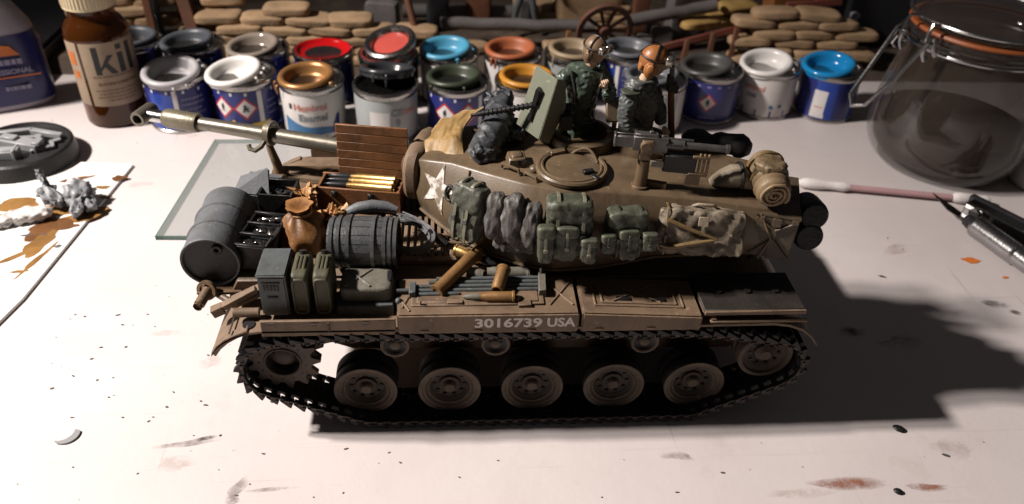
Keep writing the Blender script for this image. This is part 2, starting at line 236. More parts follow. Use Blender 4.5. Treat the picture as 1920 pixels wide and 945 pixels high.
# ------------------------------------------------------------------ mesh helpers
def rotm(rx=0, ry=0, rz=0): return Euler((R(rx), R(ry), R(rz)), 'XYZ').to_matrix()
def place(c=(0, 0, 0), rx=0, ry=0, rz=0): return Matrix.Translation(c) @ rotm(rx, ry, rz).to_4x4()
def axis_m(p0, p1):
    d = Vector(p1) - Vector(p0); q = Vector((0, 0, 1)).rotation_difference(d.normalized()); return Matrix.Translation(p0) @ q.to_matrix().to_4x4(), d.length
class MB:
    def __init__(s): s.v = []; s.f = []
    def add(s, vs, fs, M=None):
        o = len(s.v)
        s.v += [tuple(M @ Vector(p)) if M is not None else tuple(p) for p in vs]
        s.f += [tuple(i + o for i in f) for f in fs]; return s
    def box(s, c, sz, M=None, taper=1., rz=0, rx=0, ry=0):
        x, y, z = sz[0] / 2, sz[1] / 2, sz[2] / 2; t = taper
        vs = [(-x, -y, -z), (x, -y, -z), (x, y, -z), (-x, y, -z), (-x * t, -y * t, z), (x * t, -y * t, z), (x * t, y * t, z), (-x * t, y * t, z)]
        T = place(c, rx, ry, rz); T = M @ T if M is not None else T
        return s.add(vs, [(0, 3, 2, 1), (4, 5, 6, 7), (0, 1, 5, 4), (1, 2, 6, 5), (2, 3, 7, 6), (3, 0, 4, 7)], T)
    def bb(s, x0, x1, y0, y1, z0, z1): return s.box(((x0 + x1) / 2, (y0 + y1) / 2, (z0 + z1) / 2), (x1 - x0, y1 - y0, z1 - z0))
    def lathe(s, prof, n=32, M=None, arc=None):
        vs = []; fs = []; k = len(prof); a0, a1 = arc or (0, 2 * math.pi); m = n if not arc else n + 1
        for i in range(m):
            a = a0 + (a1 - a0) * i / n
            vs += [(r * math.cos(a), r * math.sin(a), z) for r, z in prof]
        for i in range(n):
            j = (i + 1) % m
            for q in range(k - 1):
                fs.append((i * k + q, j * k + q, j * k + q + 1, i * k + q + 1))
        return s.add(vs, fs, M)
    def cyl(s, p0, p1, r0, r1=None, n=20, caps=True):
        r1 = r0 if r1 is None else r1; M, l = axis_m(p0, p1)
        pr = [(r0, 0), (r1, l)]
        if caps: pr = [(1e-4, 0)] + pr + [(1e-4, l)]
        return s.lathe(pr, n, M)
    def tube(s, pts, r, n=8, closed=False, caps=True):
        P = [Vector(p) for p in pts]; k = len(P); vs = []; fs = []; up = None
        rr = r if hasattr(r, '__len__') else [r] * k
        for i, p in enumerate(P):
            a = P[i - 1] if (i or closed) else p; b = P[(i + 1) % k] if (i < k - 1 or closed) else p
            t = (b - a).normalized()
            if up is None: up = t.orthogonal().normalized()
            up = (up - t * up.dot(t)).normalized(); w = t.cross(up)
            vs += [tuple(p + (up * math.cos(2 * math.pi * j / n) + w * math.sin(2 * math.pi * j / n)) * rr[i]) for j in range(n)]
        for i in range(k if closed else k - 1):
            i2 = (i + 1) % k
            for j in range(n): fs.append((i * n + j, i * n + (j + 1) % n, i2 * n + (j + 1) % n, i2 * n + j))
        if caps and not closed: fs += [tuple(range(n - 1, -1, -1)), tuple((k - 1) * n + j for j in range(n))]
        return s.add(vs, fs)
    def prism(s, poly, a0, a1, axis='y', M=None):
        """poly of 2-D points, extruded along axis"""
        n = len(poly)
        def p3(p, a): return {'y': (p[0], a, p[1]), 'z': (p[0], p[1], a), 'x': (a, p[0], p[1])}[axis]
        vs = [p3(p, a0) for p in poly] + [p3(p, a1) for p in poly]
        fs = [tuple(range(n)), tuple(range(2 * n - 1, n - 1, -1))] + [(i, i + n, (i + 1) % n + n, (i + 1) % n) for i in range(n)]
        return s.add(vs, fs, M)
    def ell(s, c, r, nu=16, nv=10, M=None):
        vs = []; fs = []
        for i in range(nv + 1):
            t = math.pi * i / nv
            for j in range(nu):
                a = 2 * math.pi * j / nu; q = max(math.sin(t), 1e-3)
                vs.append((c[0] + r[0] * q * math.cos(a), c[1] + r[1] * q * math.sin(a), c[2] + r[2] * math.cos(t)))
        for i in range(nv):
            for j in range(nu): fs.append((i * nu + j, (i + 1) * nu + j, (i + 1) * nu + (j + 1) % nu, i * nu + (j + 1) % nu))
        return s.add(vs, fs, M)
    def loft(s, rings, M=None, caps=True):
        n = len(rings[0]); vs = [p for r in rings for p in r]; fs = []
        for i in range(len(rings) - 1):
            for j in range(n): fs.append((i * n + j, i * n + (j + 1) % n, (i + 1) * n + (j + 1) % n, (i + 1) * n + j))
        if caps: fs += [tuple(range(n - 1, -1, -1)), tuple((len(rings) - 1) * n + j for j in range(n))]
        return s.add(vs, fs, M)
    def soft(s, c, sz, e=4., n=10, amp=.0, fq=.25, seed=0, M=None, fold=None, ridg=0., st=(1, 1, 1)):
        """soft box (superellipsoid) with cloth-like displacement; fold = (direction, wavelength, depth)"""
        bm = bmesh.new(); bmesh.ops.create_cube(bm, size=2); bmesh.ops.subdivide_edges(bm, edges=bm.edges[:], cuts=n, use_grid_fill=True)
        vs = []
        for v in bm.verts:
            d = v.co.copy(); l = (abs(d.x) ** e + abs(d.y) ** e + abs(d.z) ** e) ** (1 / e); u = d / l
            p = Vector((u.x * sz[0] / 2, u.y * sz[1] / 2, u.z * sz[2] / 2)); nn = Vector((u.x ** 3 / sz[0], u.y ** 3 / sz[1], u.z ** 3 / sz[2])).normalized()
            q = Vector((p.x * st[0], p.y * st[1], p.z * st[2])) * fq + Vector((seed * 3.7, seed * 1.3, seed * 7.1))
            h = noise.noise(q) * amp + noise.noise(q * 2.3) * amp * .5
            if ridg: h -= (abs(noise.noise(q * 1.4 + Vector((9, 9, 9))))) * ridg + abs(noise.noise(q * 3.3 + Vector((4, 2, 6)))) * ridg * .5
            if fold:
                h += fold[2] * math.sin(2 * math.pi * (p.dot(Vector(fold[0])) + 1.5 * noise.noise(q * .8)) / fold[1])
            vs.append(tuple(p + nn * h + Vector(c)))
        fs = [tuple(v.index for v in f.verts) for f in bm.faces]; bm.free()
        return s.add(vs, fs, M)
    def mesh(s, bevel=0., seg=1, smooth=True, ang=38):
        me = bpy.data.meshes.new('m')
        me.from_pydata([(x * S, y * S, z * S) for x, y, z in s.v], [], s.f)
        bm = bmesh.new(); bm.from_mesh(me)
        bmesh.ops.remove_doubles(bm, verts=bm.verts[:], dist=1e-6)
        bmesh.ops.recalc_face_normals(bm, faces=bm.faces[:])
        if bevel:
            ed = [e for e in bm.edges if len(e.link_faces) == 2 and e.calc_face_angle(0) > .5]
            bmesh.ops.bevel(bm, geom=ed, offset=bevel * S, segments=seg, affect='EDGES', clamp_overlap=True)
        bm.to_mesh(me); bm.free()
        if smooth:
            me.polygons.foreach_set('use_smooth', [True] * len(me.polygons)); me.set_sharp_from_angle(angle=R(ang))
        me.update(); return me
    def build(s, name, material, parent=None, bevel=0., seg=1, smooth=True, ang=38, loc=None, rz=0):
        me = s.mesh(bevel, seg, smooth, ang); me.name = name; me.materials.append(MATS[material])
        return link(name, me, parent, loc, rz)
def link(name, me, parent=None, loc=None, rz=0, rot=None):
    o = bpy.data.objects.new(name, me); COL.objects.link(o); o.parent = parent
    if loc: o.location = [c * S for c in loc]
    if rot: o.rotation_euler = [R(a) for a in rot]
    elif rz: o.rotation_euler.z = R(rz)
    return o
def tag(o, label, cat, group=None):
    o['label'] = label; o['category'] = cat
    if group: o['group'] = group
    return o
def thing(name, label, cat, loc=(0, 0, 0), rz=0, group=None, rot=None): return tag(link(name, None, None, loc, rz, rot), label, cat, group)
def kind(o, k): o['kind'] = k; return o
def copy_tree(o, parent=None, loc=None, rz=None):
    c = o.copy(); COL.objects.link(c); c.parent = parent
    if loc: c.location = [v * S for v in loc]
    if rz is not None: c.rotation_euler.z = R(rz)
    for ch in list(o.children): copy_tree(ch, c)
    return c
def text_data(txt, size, bold=False):
    """flat lettering as (verts, faces), size = height of capitals, centred"""
    cu = bpy.data.curves.new('t', 'FONT'); cu.body = txt; cu.size = size / .7; cu.align_x = 'CENTER'; cu.align_y = 'CENTER'; cu.resolution_u = 3
    if bold: cu.offset = .045 * size
    o = bpy.data.objects.new('t', cu); COL.objects.link(o); bpy.context.view_layer.update()
    me = bpy.data.meshes.new_from_object(o.evaluated_get(bpy.context.evaluated_depsgraph_get()))
    vs = [tuple(v.co) for v in me.vertices]; fs = [tuple(p.vertices) for p in me.polygons]
    bpy.data.objects.remove(o); bpy.data.meshes.remove(me); bpy.data.curves.remove(cu); return vs, fs
def wrap(mb, vs, fs, r, u0, z0):
    """lay a flat pattern (mm) on a cylinder of radius r; u0 = angle in degrees where its middle sits"""
    mb.add([(r * math.cos(R(u0) + x / r), r * math.sin(R(u0) + x / r), z0 + y) for x, y, *_ in vs], fs)
def patch(mb, corners, r, u0, z0, n=6):
    a, b, c, d = [Vector(q) for q in corners]; vs = []; fs = []
    for i in range(n + 1):
        for j in range(n + 1):
            s_, t = i / n, j / n; p = a * (1 - s_) * (1 - t) + b * s_ * (1 - t) + c * s_ * t + d * (1 - s_) * t; vs.append((p.x, p.y, 0))
    for i in range(n):
        for j in range(n): q = i * (n + 1) + j; fs.append((q, q + n + 1, q + n + 2, q + 1))
    wrap(mb, vs, fs, r, u0, z0)

# ------------------------------------------------------------------ setting: table top with its marks, diorama ground
tb = MB(); tb.bb(-700, 700, -330, 700, -18, 0)
table = kind(tb.build('tabletop', 'white_board', bevel=1.0), 'structure')
def blob(mb, cx, cy, rx, ry, rz=0, jag=.25, n=18, seed=0, z=.05):
    vs = [(cx, cy, z)]; c, s_ = math.cos(R(rz)), math.sin(R(rz))
    for i in range(n):
        a = 2 * math.pi * i / n; k = 1 + jag * noise.noise(Vector((math.cos(a) * 1.4 + seed * 5.1, math.sin(a) * 1.4, seed * 2.3)))* 2
        x, y = rx * k * math.cos(a), ry * k * math.sin(a); vs.append((cx + c * x - s_ * y, cy + s_ * x + c * y, z))
    mb.add(vs, [(0, 1 + i, 1 + (i + 1) % n) for i in range(n)])
STAINS = [('stain_brown', 88, -28.5, 13, 2.0, -3), ('stain_brown', 107, -30, 7, 1.3, -5), ('stain_pale', 70, -31, 12, 1.6, 2), ('stain_pale', 121, -17, 6, 3.6, 0), ('stain_grey', -96, -8, 12, 1.1, 10), ('stain_dark', -92, -6.5, 4, .7, 16),
          ('stain_grey', -80, -24, 5, 1.4, 60), ('stain_dark', -80.5, -28, 1.6, 2.6, -15), ('stain_grey', -72, -24.5, 8, .7, 4), ('stain_pale', -98, -15, 5, 3, 5), ('stain_pale', -98, 24, 4, 3, 50), ('stain_pale', -116, 38, 6, 2, 0),
          ('stain_grey', 40, -17, 6, 1.4, -14), ('stain_pale', -150, 130, 6, 2, 15), ('stain_grey', -140, 172, 4, 1, 25),
          ('stain_dark', 171, 47, 6, 2.4, -25), ('stain_dark', 176, 42, 3, 1.4, -30), ('stain_grey', 205, 100, 5, 2, 0), ('stain_grey', -186, 158, 9, .5, -4), ('stain_pale', 150, 80, 9, 3, 30), ('stain_dark', 112, 33, 5, 2.5, 0), ('stain_grey', 128, 28, 8, 3, 10)]
for i, (m, x, y, rx, ry, rz) in enumerate(STAINS):
    b_ = MB(); blob(b_, x, y, rx, ry, rz, .35, 22, i, .03 + .004 * i); b_.build('paint_stain', m, table, smooth=False)
sp = MB(); rnd = random.Random(3)
for i in range(150):
    if i % 3 == 0 and i < 110: continue
    x, y = rnd.uniform(-150, -45), rnd.uniform(-32, 60)
    if i > 110: x, y = rnd.uniform(-60, 140), rnd.uniform(-34, -12)
    if i > 135: x, y = rnd.uniform(100, 200), rnd.uniform(30, 120)
    r_ = rnd.uniform(.12, .42) if i % 9 else rnd.uniform(.5, .9)
    if i > 110 and i % 2: continue
    blob(sp, x, y, r_ * rnd.uniform(1, 2.2), r_ * .75, rnd.uniform(-40, 60), .3, 9, i, .15 + .0005 * i)
kind(sp.build('paint_specks', 'speck_dark', table, smooth=False), 'stuff')
sp = MB(); blob(sp, 176.5, 73, 3.4, 1.6, -8, .3, 14, 3, .17); blob(sp, 184, 62, 1.4, .7, 10, .4, 10, 5, .17); sp.build('orange_paint_spot', 'speck_orange', table, smooth=False)
for x, y, rx, ry, rz in ((108.6, -9.6, 1.9, 1.3, -30), (98, -31.5, 1.3, 1.0, -20)):
    c_ = MB(); c_.ell((0, 0, .5), (rx, ry, .55), 10, 6); o = c_.build('dried_paint_crumb', 'black', None, loc=(x, y, 0), rz=rz)
    tag(o, 'small black paint crumb ' + ('in front of the tank shadow' if x > 100 else 'beside the reddish brown smear at the bottom edge'), 'crumb')
m_ = MB(); pts = [(-130 + 6 * math.cos(R(a)), -4 + 6 * math.sin(R(a))) for a in range(-110, 21, 10)] + [(-132.4 + 5.6 * math.cos(R(a)), -2.6 + 5.6 * math.sin(R(a))) for a in range(14, -115, -10)]
m_.prism(pts, .05, .55, 'z'); m_.v = [(-131 + (x + 131) * .6, -4 + (y + 4) * .6, z) for x, y, z in m_.v]; tag(m_.build('plastic_sliver', 'plastic_grey'), 'grey crescent sliver of plastic lying on the white table', 'offcut')

gd = MB(); nx, ny = 60, 24; vs = []; fs = []
for j in range(ny + 1):
    for i in range(nx + 1):
        x = -330 + 760 * i / nx; y = 238 + 210 * j / ny
        h = 5 + 3.0 * noise.noise(Vector((x * .03, y * .03, 2))) + 1.2 * noise.noise(Vector((x * .12, y * .12, 5))) + (y - 238) * .012
        vs.append((x, y, h if j else 0.))
for j in range(ny):
    for i in range(nx): q = j * (nx + 1) + i; fs.append((q, q + 1, q + nx + 2, q + nx + 1))
gd.add(vs, fs); kind(gd.build('diorama_ground', 'earth', None), 'structure')

# ------------------------------------------------------------------ paint tins
CAMXY = (-22.7, -161.5)
def face_cam(x, y): return math.degrees(math.atan2(CAMXY[1] - y, CAMXY[0] - x))
can_me = MB().lathe([(1e-3, .6), (13.2, .6), (13.6, 0), (14.5, 0), (14.7, .5), (14.6, 1.2), (14.1, 1.6), (14.1, 21.4), (14.4, 22.0), (14.75, 22.5), (14.8, 23.6), (14.5, 24.4), (13.9, 24.7), (13.3, 24.4), (13.0, 23.2), (12.0, 22.6), (1e-3, 22.4)], 48).mesh()
can_me.materials.append(MATS['tin_metal'])
lid_me = {}
def lid_mesh(m, style):
    k = (m, style)
    if k not in lid_me:
        pr = [(1e-3, 20.9), (5.5, 20.9), (7.6, 21.3), (8.7, 22.6), (9.3, 24.9), (10.1, 26.2), (11.3, 26.6), (12.4, 26.2), (12.8, 25.3), (12.5, 24.6), (11.9, 24.4), (11.8, 22.7)]
        if style == 'wet': pr = [(1e-3, 22.4), (8, 22.4), (11.0, 22.9), (12.3, 24.0), (12.9, 24.9), (13.2, 24.9), (13.0, 24.2)]
        me = MB().lathe(pr, 44).mesh(ang=60); me.materials.append(MATS[m]); lid_me[k] = me
    return lid_me[k]
def diamond(root_label, u, z, w, sym):
    d = MB(); patch(d, [(-w, 0), (0, -w), (w, 0), (0, w)], 14.34, u, z); d.build('hazard_diamond', 'print_red', root_label)
    d = MB(); w2 = w * .80; patch(d, [(-w2, 0), (0, -w2), (w2, 0), (0, w2)], 14.40, u, z); d.build('hazard_diamond', 'print_white', root_label)
    d = MB()
    def disc(x, y, rx, ry): wrap(d, [(x + rx * math.cos(a * .5236), y + ry * math.sin(a * .5236), 0) for a in range(12)], [tuple(range(12))], 14.46, u, z)
    if sym == 'flame': disc(0, .1, .9, 1.2); disc(.3, 1.3, .4, .9); disc(-.5, .8, .35, .7); patch(d, [(-1.3, -1.7), (1.3, -1.7), (1.3, -1.4), (-1.3, -1.4)], 14.46, u, z, 2)
    else: disc(-.2, 1.2, .75, .8); disc(0, -.1, 1.2, .7); disc(-.9, -1.2, .8, .35); disc(.9, -1.2, .8, .35); disc(1.0, .3, .5, .4)
    d.build('hazard_symbol', 'print_black', root_label)
def label_print(lab, m, quads, dr=.2):
    d = MB()
    for u, z, cs in quads: patch(d, cs, 14.14 + dr, u, z)
    d.build('label_print', m, lab)
def rect(w, h): return [(-w / 2, -h / 2), (w / 2, -h / 2), (w / 2, h / 2), (-w / 2, h / 2)]
def words(lab, m, items, dr=.34):
    d = MB()
    for t, sz, u, z in items:
        vs, fs = text_data(t, sz, True); wrap(d, vs, fs, 14.14 + dr, u, z)
    d.build('lettering', m, lab)
def lines(lab, m, rows):
    """rows of print too small to read: broken dashes"""
    d = MB(); rr = random.Random(len(rows))
    for u, z, w in rows:
        x = -w / 2
        while x < w / 2:
            l = rr.uniform(.5, 1.6); patch(d, [(x, -.28), (x + l, -.28), (x + l, .28), (x, .28)], 14.46, u, z, 1); x += l + .35
    d.build('fine_print', m, lab)
def tin(label, x, y, lid, style, lid_tilt=(0, 0, 0), lid_up=.0, turn=0, lidstyle='dish'):
    u = face_cam(x, y); t = thing('paint_tin', label, 'paint tin', (x, y, 0), u + turn, 'enamel paint tins in rows behind the tank')
    link('can', can_me, t)
    bm_ = {'blue': 'tin_blue', 'white': 'tin_white', 'grey': 'tin_grey', 'black': 'tin_black', 'bright': 'tin_blue_bright', 'plainblue': 'tin_blue', 'plainwhite': 'tin_white', 'flame': 'tin_blue', 'half': 'tin_white', 'spots': 'tin_grey'}[style]
    lab = MB().lathe([(14.2, 1.8), (14.24, 2.0), (14.24, 21.0), (14.2, 21.2)], 48).build('label_sleeve', bm_, t)
    if style == 'bright':
        label_print(lab, 'print_white', [(-8, 9.5, rect(6.5, 14))]); label_print(lab, 'tin_blue', [(-42, 11.5, rect(11, 18.5)), (38, 11.5, rect(8, 18.5))], .15)
        label_print(lab, 'print_white', [(-14, 3.4, rect(1.6, 1.8)), (-4, 3.4, rect(1.4, 1.8)), (4, 3.4, rect(1.4, 1.8))], .3); label_print(lab, 'print_faded_red', [(-8, 8, rect(4, .5))], .3)
    if style == 'blue':
        label_print(lab, 'print_white', [(24, 11.5, rect(2.2, 18.8)), (0, 20.0, rect(40, 1.5))]); diamond(lab, -3, 13.2, 5.4, 'harm'); diamond(lab, -46, 13.2, 5.4, 'flame')
        label_print(lab, 'print_yellow', [(-28, 6.2, [(-1.8, -1.2), (1.8, -1.2), (.3, 1.4), (-.3, 1.4)]), (22, 4.2, rect(9, 3.4))], .26); lines(lab, 'print_lilac', [(-6, 4.2, 7), (48, 15, 5), (48, 12, 6), (48, 9, 5)])
    if style == 'plainblue':
        label_print(lab, 'print_white', [(-16, 11.5, rect(2.0, 18.8)), (0, 20.0, rect(44, 1.4))]); lines(lab, 'print_lilac', [(12, 16.5, 9), (14, 14, 10), (12, 11.4, 7), (14, 9, 10), (10, 6.4, 6)])
        label_print(lab, 'tin_blue_bright', [(-45, 10.6, rect(12, 17))], .16)
    if style == 'flame':
        diamond(lab, 2, 11.5, 4.6, 'flame'); label_print(lab, 'print_lilac', [(0, 19.6, rect(30, .8))]); lines(lab, 'print_lilac', [(4, 4, 8)])
    if style == 'white':
        words(lab, 'print_faded_red', [('Humbrol', 3.0, -8, 15.6)]); words(lab, 'print_grey', [('Enamel', 3.3, -4, 10.6)])
        d = MB()
        for i in range(14):
            u0 = -62 + 96 * i / 13; u1 = u0 + 96 / 13; h0, h1 = [7.5 - 5.0 * ((q + 62) / 96) ** .8 + .6 * math.sin(q * .08) for q in (u0, u1)]
            w = R(u1 - u0) * 14.2 / 2; patch(d, [(-w, -h0 / 2 + 0), (w, -h0 / 2), (w, h1 - h0 / 2), (-w, h0 / 2)], 14.34, (u0 + u1) / 2, 2.2 + h0 / 2, 1)
        d.build('wave_print', 'print_blue', lab)
        label_print(lab, 'tin_blue', [(36, 6.5, [(-2.4, -4), (2.4, -4), (3.2, 4.5), (1.2, 4)])], .3); label_print(lab, 'print_black', [(-46, 15.6, rect(1.6, 2.6))])
    if style == 'half':
        words(lab, 'print_faded_red', [('umbrol', 2.6, -22, 16)]); words(lab, 'print_grey', [('mel', 2.4, -24, 12)]); label_print(lab, 'tin_blue', [(-10, 3.4, rect(44, 3.2))]); label_print(lab, 'print_blue', [(18, 7.2, rect(1.7, 1.7)), (36, 7.6, rect(1.7, 1.7))], .3)
    if style == 'grey':
        words(lab, 'print_grey', [('CE', 3.2, 18, 15.5), ('8', 3.2, 20, 10.8)]); label_print(lab, 'tin_white', [(-14, 12, rect(9, 8))], .12); words(lab, 'print_faded_red', [('brol', 2.8, 44, 15.5)])
    if style == 'plainwhite': label_print(lab, 'print_grey', [(10, 12, rect(10, .7)), (10, 10, rect(8, .7))]); label_print(lab, 'tin_grey', [(34, 11, rect(8, 18))], .12)
    if style == 'spots':
        label_print(lab, 'tin_white', [(0, 13, rect(24, 14))], .12); label_print(lab, 'print_blue', [(-2, 4.6, rect(2, 2)), (16, 4.6, rect(2, 2))], .3); words(lab, 'print_faded_red', [('umbrol', 2.6, -16, 16)]); words(lab, 'print_grey', [('mel', 2.2, -20, 12.2)])
    l = link('lid', lid_mesh(lid, lidstyle), t, (0, 0, lid_up * 1.3), rot=[q * 1.5 for q in lid_tilt])
    rr = random.Random(int(x * 7))
    for k in range(rr.randint(2, 4)):
        d = MB(); a = R(rr.uniform(-110, 110)); ln = rr.uniform(.8, 5.5); w_ = rr.uniform(.35, .8)
        d.ell((14.55 * math.cos(a), 14.55 * math.sin(a), 24.2 - ln / 2), (w_ * .6, w_, ln / 2 + .5), 8, 8); d.ell((13.9 * math.cos(a), 13.9 * math.sin(a), 24.7), (1.0, w_ * 1.4, .45), 10, 6)
        d.build('paint_run', lid, l)
    return t
tin('paint tin with silver grey lid and plain blue label, nearest the brown bottle', -147.4, 188, 'lid_silver', 'plainblue', (3, 5, 0), .8, 6)
tin('paint tin with tilted white lid and red hazard diamond on blue label', -117, 186.8, 'lid_white', 'blue', (6, 3, 0), 1.2, -2)
tin('paint tin with metallic bronze lid and white label with blue wave', -86, 182.8, 'lid_bronze', 'white', (3, 2, 0), .6)
t4 = tin('paint tin with pale grey label and glossy black lid popped open', -52.3, 177.7, 'lid_charcoal', 'grey', (-2, -9, 0), 3.0)
tin('paint tin with dark green lid and two hazard diamonds, behind the ochre cloth', -19.6, 182, 'lid_darkgreen', 'blue', (2, -2, 0), .4, 22)
tin('paint tin with ochre yellow lid and white label, behind the gun shield', 12.2, 183.5, 'lid_ochre', 'plainwhite', (0, 0, 0), .2)
tin('white labelled tin with silvery grey lid behind the seated crewman', 74.5, 187, 'lid_greyblue', 'plainwhite', (4, 0, 0), .2)
tin('almost black tin with slate lid, farthest left in the back row', -178.5, 226, 'lid_slate', 'black', (0, 0, 0), .2)
tin('dark tin with slate blue lid behind the silver lidded tin', -148, 222.5, 'lid_slate', 'plainblue', (4, 0, 0), .4)
tin('tin with glossy clear varnish lid behind the white lidded tin', -116, 218.5, 'lid_varnish', 'plainblue', (4, 2, 0), .3)
tin('open blue tin filled with glossy bright red paint', -84.6, 215.6, 'lid_red', 'plainblue', (0, 0, 0), 0., 0, 'wet')
b5 = tin('open tin of salmon red paint with a metal rimmed lid tipped on top', -52.9, 212.3, 'lid_salmon', 'black', (0, 0, 0), -.2, 0, 'wet')
lm = MB().lathe([(1e-3, 1.0), (8.3, 1.0), (8.8, 1.4)], 40).build('open_lid', 'lid_salmon', b5, loc=(2.0, 1.5, 28.4)); lm.rotation_euler = (R(12), R(14), 0)
MB().lathe([(8.8, 1.4), (9.6, 3.2), (11.4, 3.6), (12.6, 3.0), (12.9, 1.6), (12.2, .2), (10.5, -.4), (8.8, .2), (8.7, 1.4)], 40).build('open_lid_rim', 'tin_metal', lm)
tin('white tin with sky blue lid in the back row', -23.4, 215.9, 'lid_sky', 'plainwhite', (3, 2, 0), .8)
tin('white tin with rust orange lid behind the ochre lidded tin', 8.2, 216.0, 'lid_rustorange', 'plainwhite', (2, 1, 0), .6)
tin('tin with tan lid behind the standing crewman', 38.5, 216.5, 'lid_tan', 'grey', (0, 0, 0), .3)
tin('tin with dull grey lid between the two crewmen', 66.5, 219, 'lid_greyblue', 'plainblue', (0, 0, 0), .2)
tin('blue tin with ash grey lid and flame hazard diamond, right of the crewmen', 105, 198.8, 'lid_ash', 'flame', (5, 2, 0), .5)
tin('tin with white lid and white label over a dark blue base, second from right', 135.9, 204.1, 'lid_white', 'half', (4, 6, 0), .8, 0)
tin('bright blue tin with glossy azure lid, nearest the glass jar', 166.4, 200.9, 'lid_azure', 'bright', (4, 5, 0), 1.0)

# ------------------------------------------------------------------ bottles at the left
bt = thing('brown_bottle', 'brown glass bottle with cream cap and label reading kil', 'bottle', (-178.5, 192, 0), face_cam(-178.5, 192) + 8)
MB().lathe([(1e-3, 1.2), (10, .8), (12.4, 0), (13.4, 1.0), (13.6, 3), (13.6, 41), (13.0, 44.5), (11.2, 47.2), (9.8, 48.6), (9.4, 50), (9.4, 53.5), (8.2, 53.5), (8.2, 50), (9, 48), (12.2, 43), (12.4, 4), (11, 2.6), (1e-3, 2.4)], 48).build('glass', 'amber_glass', bt)
MB().lathe([(1e-3, 2.7), (11.6, 2.7), (12.2, 4), (12.2, 41), (1e-3, 41)], 40).build('liquid', 'amber_liquid', bt)
cp = MB(); cp.lathe([(1e-3, 66), (10, 66), (10.6, 65.4), (10.8, 53.2), (10.2, 53), (1e-3, 53.6)], 40)
for i in range(44): a = i * 2 * math.pi / 44; cp.cyl((10.8 * math.cos(a), 10.8 * math.sin(a), 54.5), (10.7 * math.cos(a), 10.7 * math.sin(a), 65), .28, n=5)
cp.build('cap', 'cream_cap', bt)
lb = MB().lathe([(13.68, 11.2), (13.72, 11.4), (13.72, 40.2), (13.68, 40.4)], 40, arc=(R(-48), R(62))).build('label_paper', 'paper_label', bt)
def bw(m, items, r=13.84):
    d = MB()
    for t, sz, u, z in items: vs, fs = text_data(t, sz, True); wrap(d, vs, fs, r, u, z)
    d.build('lettering', m, lb)
d = MB()
def kp(x, pts): patch(d, [(x + a, b) for a, b in pts], 13.84, 4, 26.2, 4)
kp(-7.6, [(0, 0), (2.5, 0), (2.5, 12.6), (0, 12.6)]); kp(-7.6, [(2.5, 3.2), (6.0, 8.6), (8.6, 8.6), (2.5, 1.6)][::-1]); kp(-7.6, [(3.6, 4.6), (6.4, 0), (9.2, 0), (5.0, 6.2)])
kp(2.6, [(0, 0), (2.6, 0), (2.6, 9.0), (0, 9.0)]); kp(2.6, [(0, 10.4), (2.6, 10.4), (2.6, 12.6), (0, 12.6)]); kp(7.2, [(0, 0), (2.6, 0), (2.6, 12.6), (0, 12.6)])
d.build('lettering', 'print_black', lb)
d = MB(); rr = random.Random(5)
for z, w, h in ((25.2, 20, .5), (21.8, 17, 1.3), (18.8, 20, .45), (17.2, 18, .45), (15.6, 20, .45), (14.0, 12, .45)):
    x = -w / 2
    while x < w / 2:
        l = rr.uniform(.6, 2.2) * (1 if h < 1 else .6); patch(d, [(x, -h / 2), (x + l, -h / 2), (x + l, h / 2), (x, h / 2)], 13.84, 6, z, 2); x += l + .4
d.build('fine_print', 'timber', lb)
l2 = MB().lathe([(13.68, 11.2), (13.72, 11.4), (13.72, 40.2), (13.68, 40.4)], 12, arc=(R(-86), R(-54))).build('side_label', 'paper_label', bt)
d = MB(); patch(d, rect(3.6, 6), 13.85, -70, 33); patch(d, rect(3.4, 3.4), 13.85, -69, 25.6); d.build('red_print', 'print_orange', l2)

sb = thing('spray_bottle', 'lilac plastic bottle with dark blue professional label, at the left edge', 'bottle', (-238, 204, 0), 24)
def oval(w, d_, z, ox=0, n=36): return [(ox + w * math.copysign(abs(math.cos(2 * math.pi * i / n)) ** .7, math.cos(2 * math.pi * i / n)), d_ * math.copysign(abs(math.sin(2 * math.pi * i / n)) ** .7, math.sin(2 * math.pi * i / n)), z) for i in range(n)]
MB().loft([oval(24, 11, 0), oval(25, 12, 1.5), oval(25, 12, 30), oval(23.5, 11.5, 38), oval(19, 10.5, 46), oval(14, 9.5, 54), oval(10, 9, 64), oval(8.5, 8.5, 78), oval(8.5, 8.5, 92)]).build('body', 'lilac_plastic', sb)
fl = MB().loft([oval(25.2, 12.2, 3), oval(25.25, 12.25, 3.2), oval(25.25, 12.25, 30), oval(24.1, 11.9, 35.6)], caps=False).build('label_film', 'blue_film', sb)
def flat(m, name, items, y=-12.6):
    d = MB()
    for t, sz, x, z in items: vs, fs = text_data(t, sz, True); d.add([(x + p[0], y, z + p[1]) for p in vs], fs)
    d.build(name, m, fl)
flat('print_lilac', 'lettering', [('PROFESSIONAL', 2.3, 8, 19.4)])
d = MB(); x = 4.
for l in (2.2, 1.6, 2.4, 1.8, 2.0): d.prism([(x, 22.8), (x + l, 22.8), (x + l, 25.2), (x, 25.2)], -12.75, -12.45); x += l + .5
x = 6.
for l in (1.4, .8, 1.6, .6, 1.8, 2.0): d.prism([(x, 10.6), (x + l, 10.6), (x + l, 12.4), (x, 12.4)], -12.75, -12.45); x += l + .45
d.build('fine_print', 'print_lilac', fl)
d = MB(); d.prism([(-6, 27), (16, 27), (13, 31), (4, 33), (-4, 31)], -12.75, -12.45); d.build('swoosh_print', 'print_orange', fl)
d = MB(); d.prism([(-12, 16.6), (22, 16.6), (22, 17.2), (-12, 17.2)], -12.75, -12.45); d.build('line_print', 'print_orange', fl)
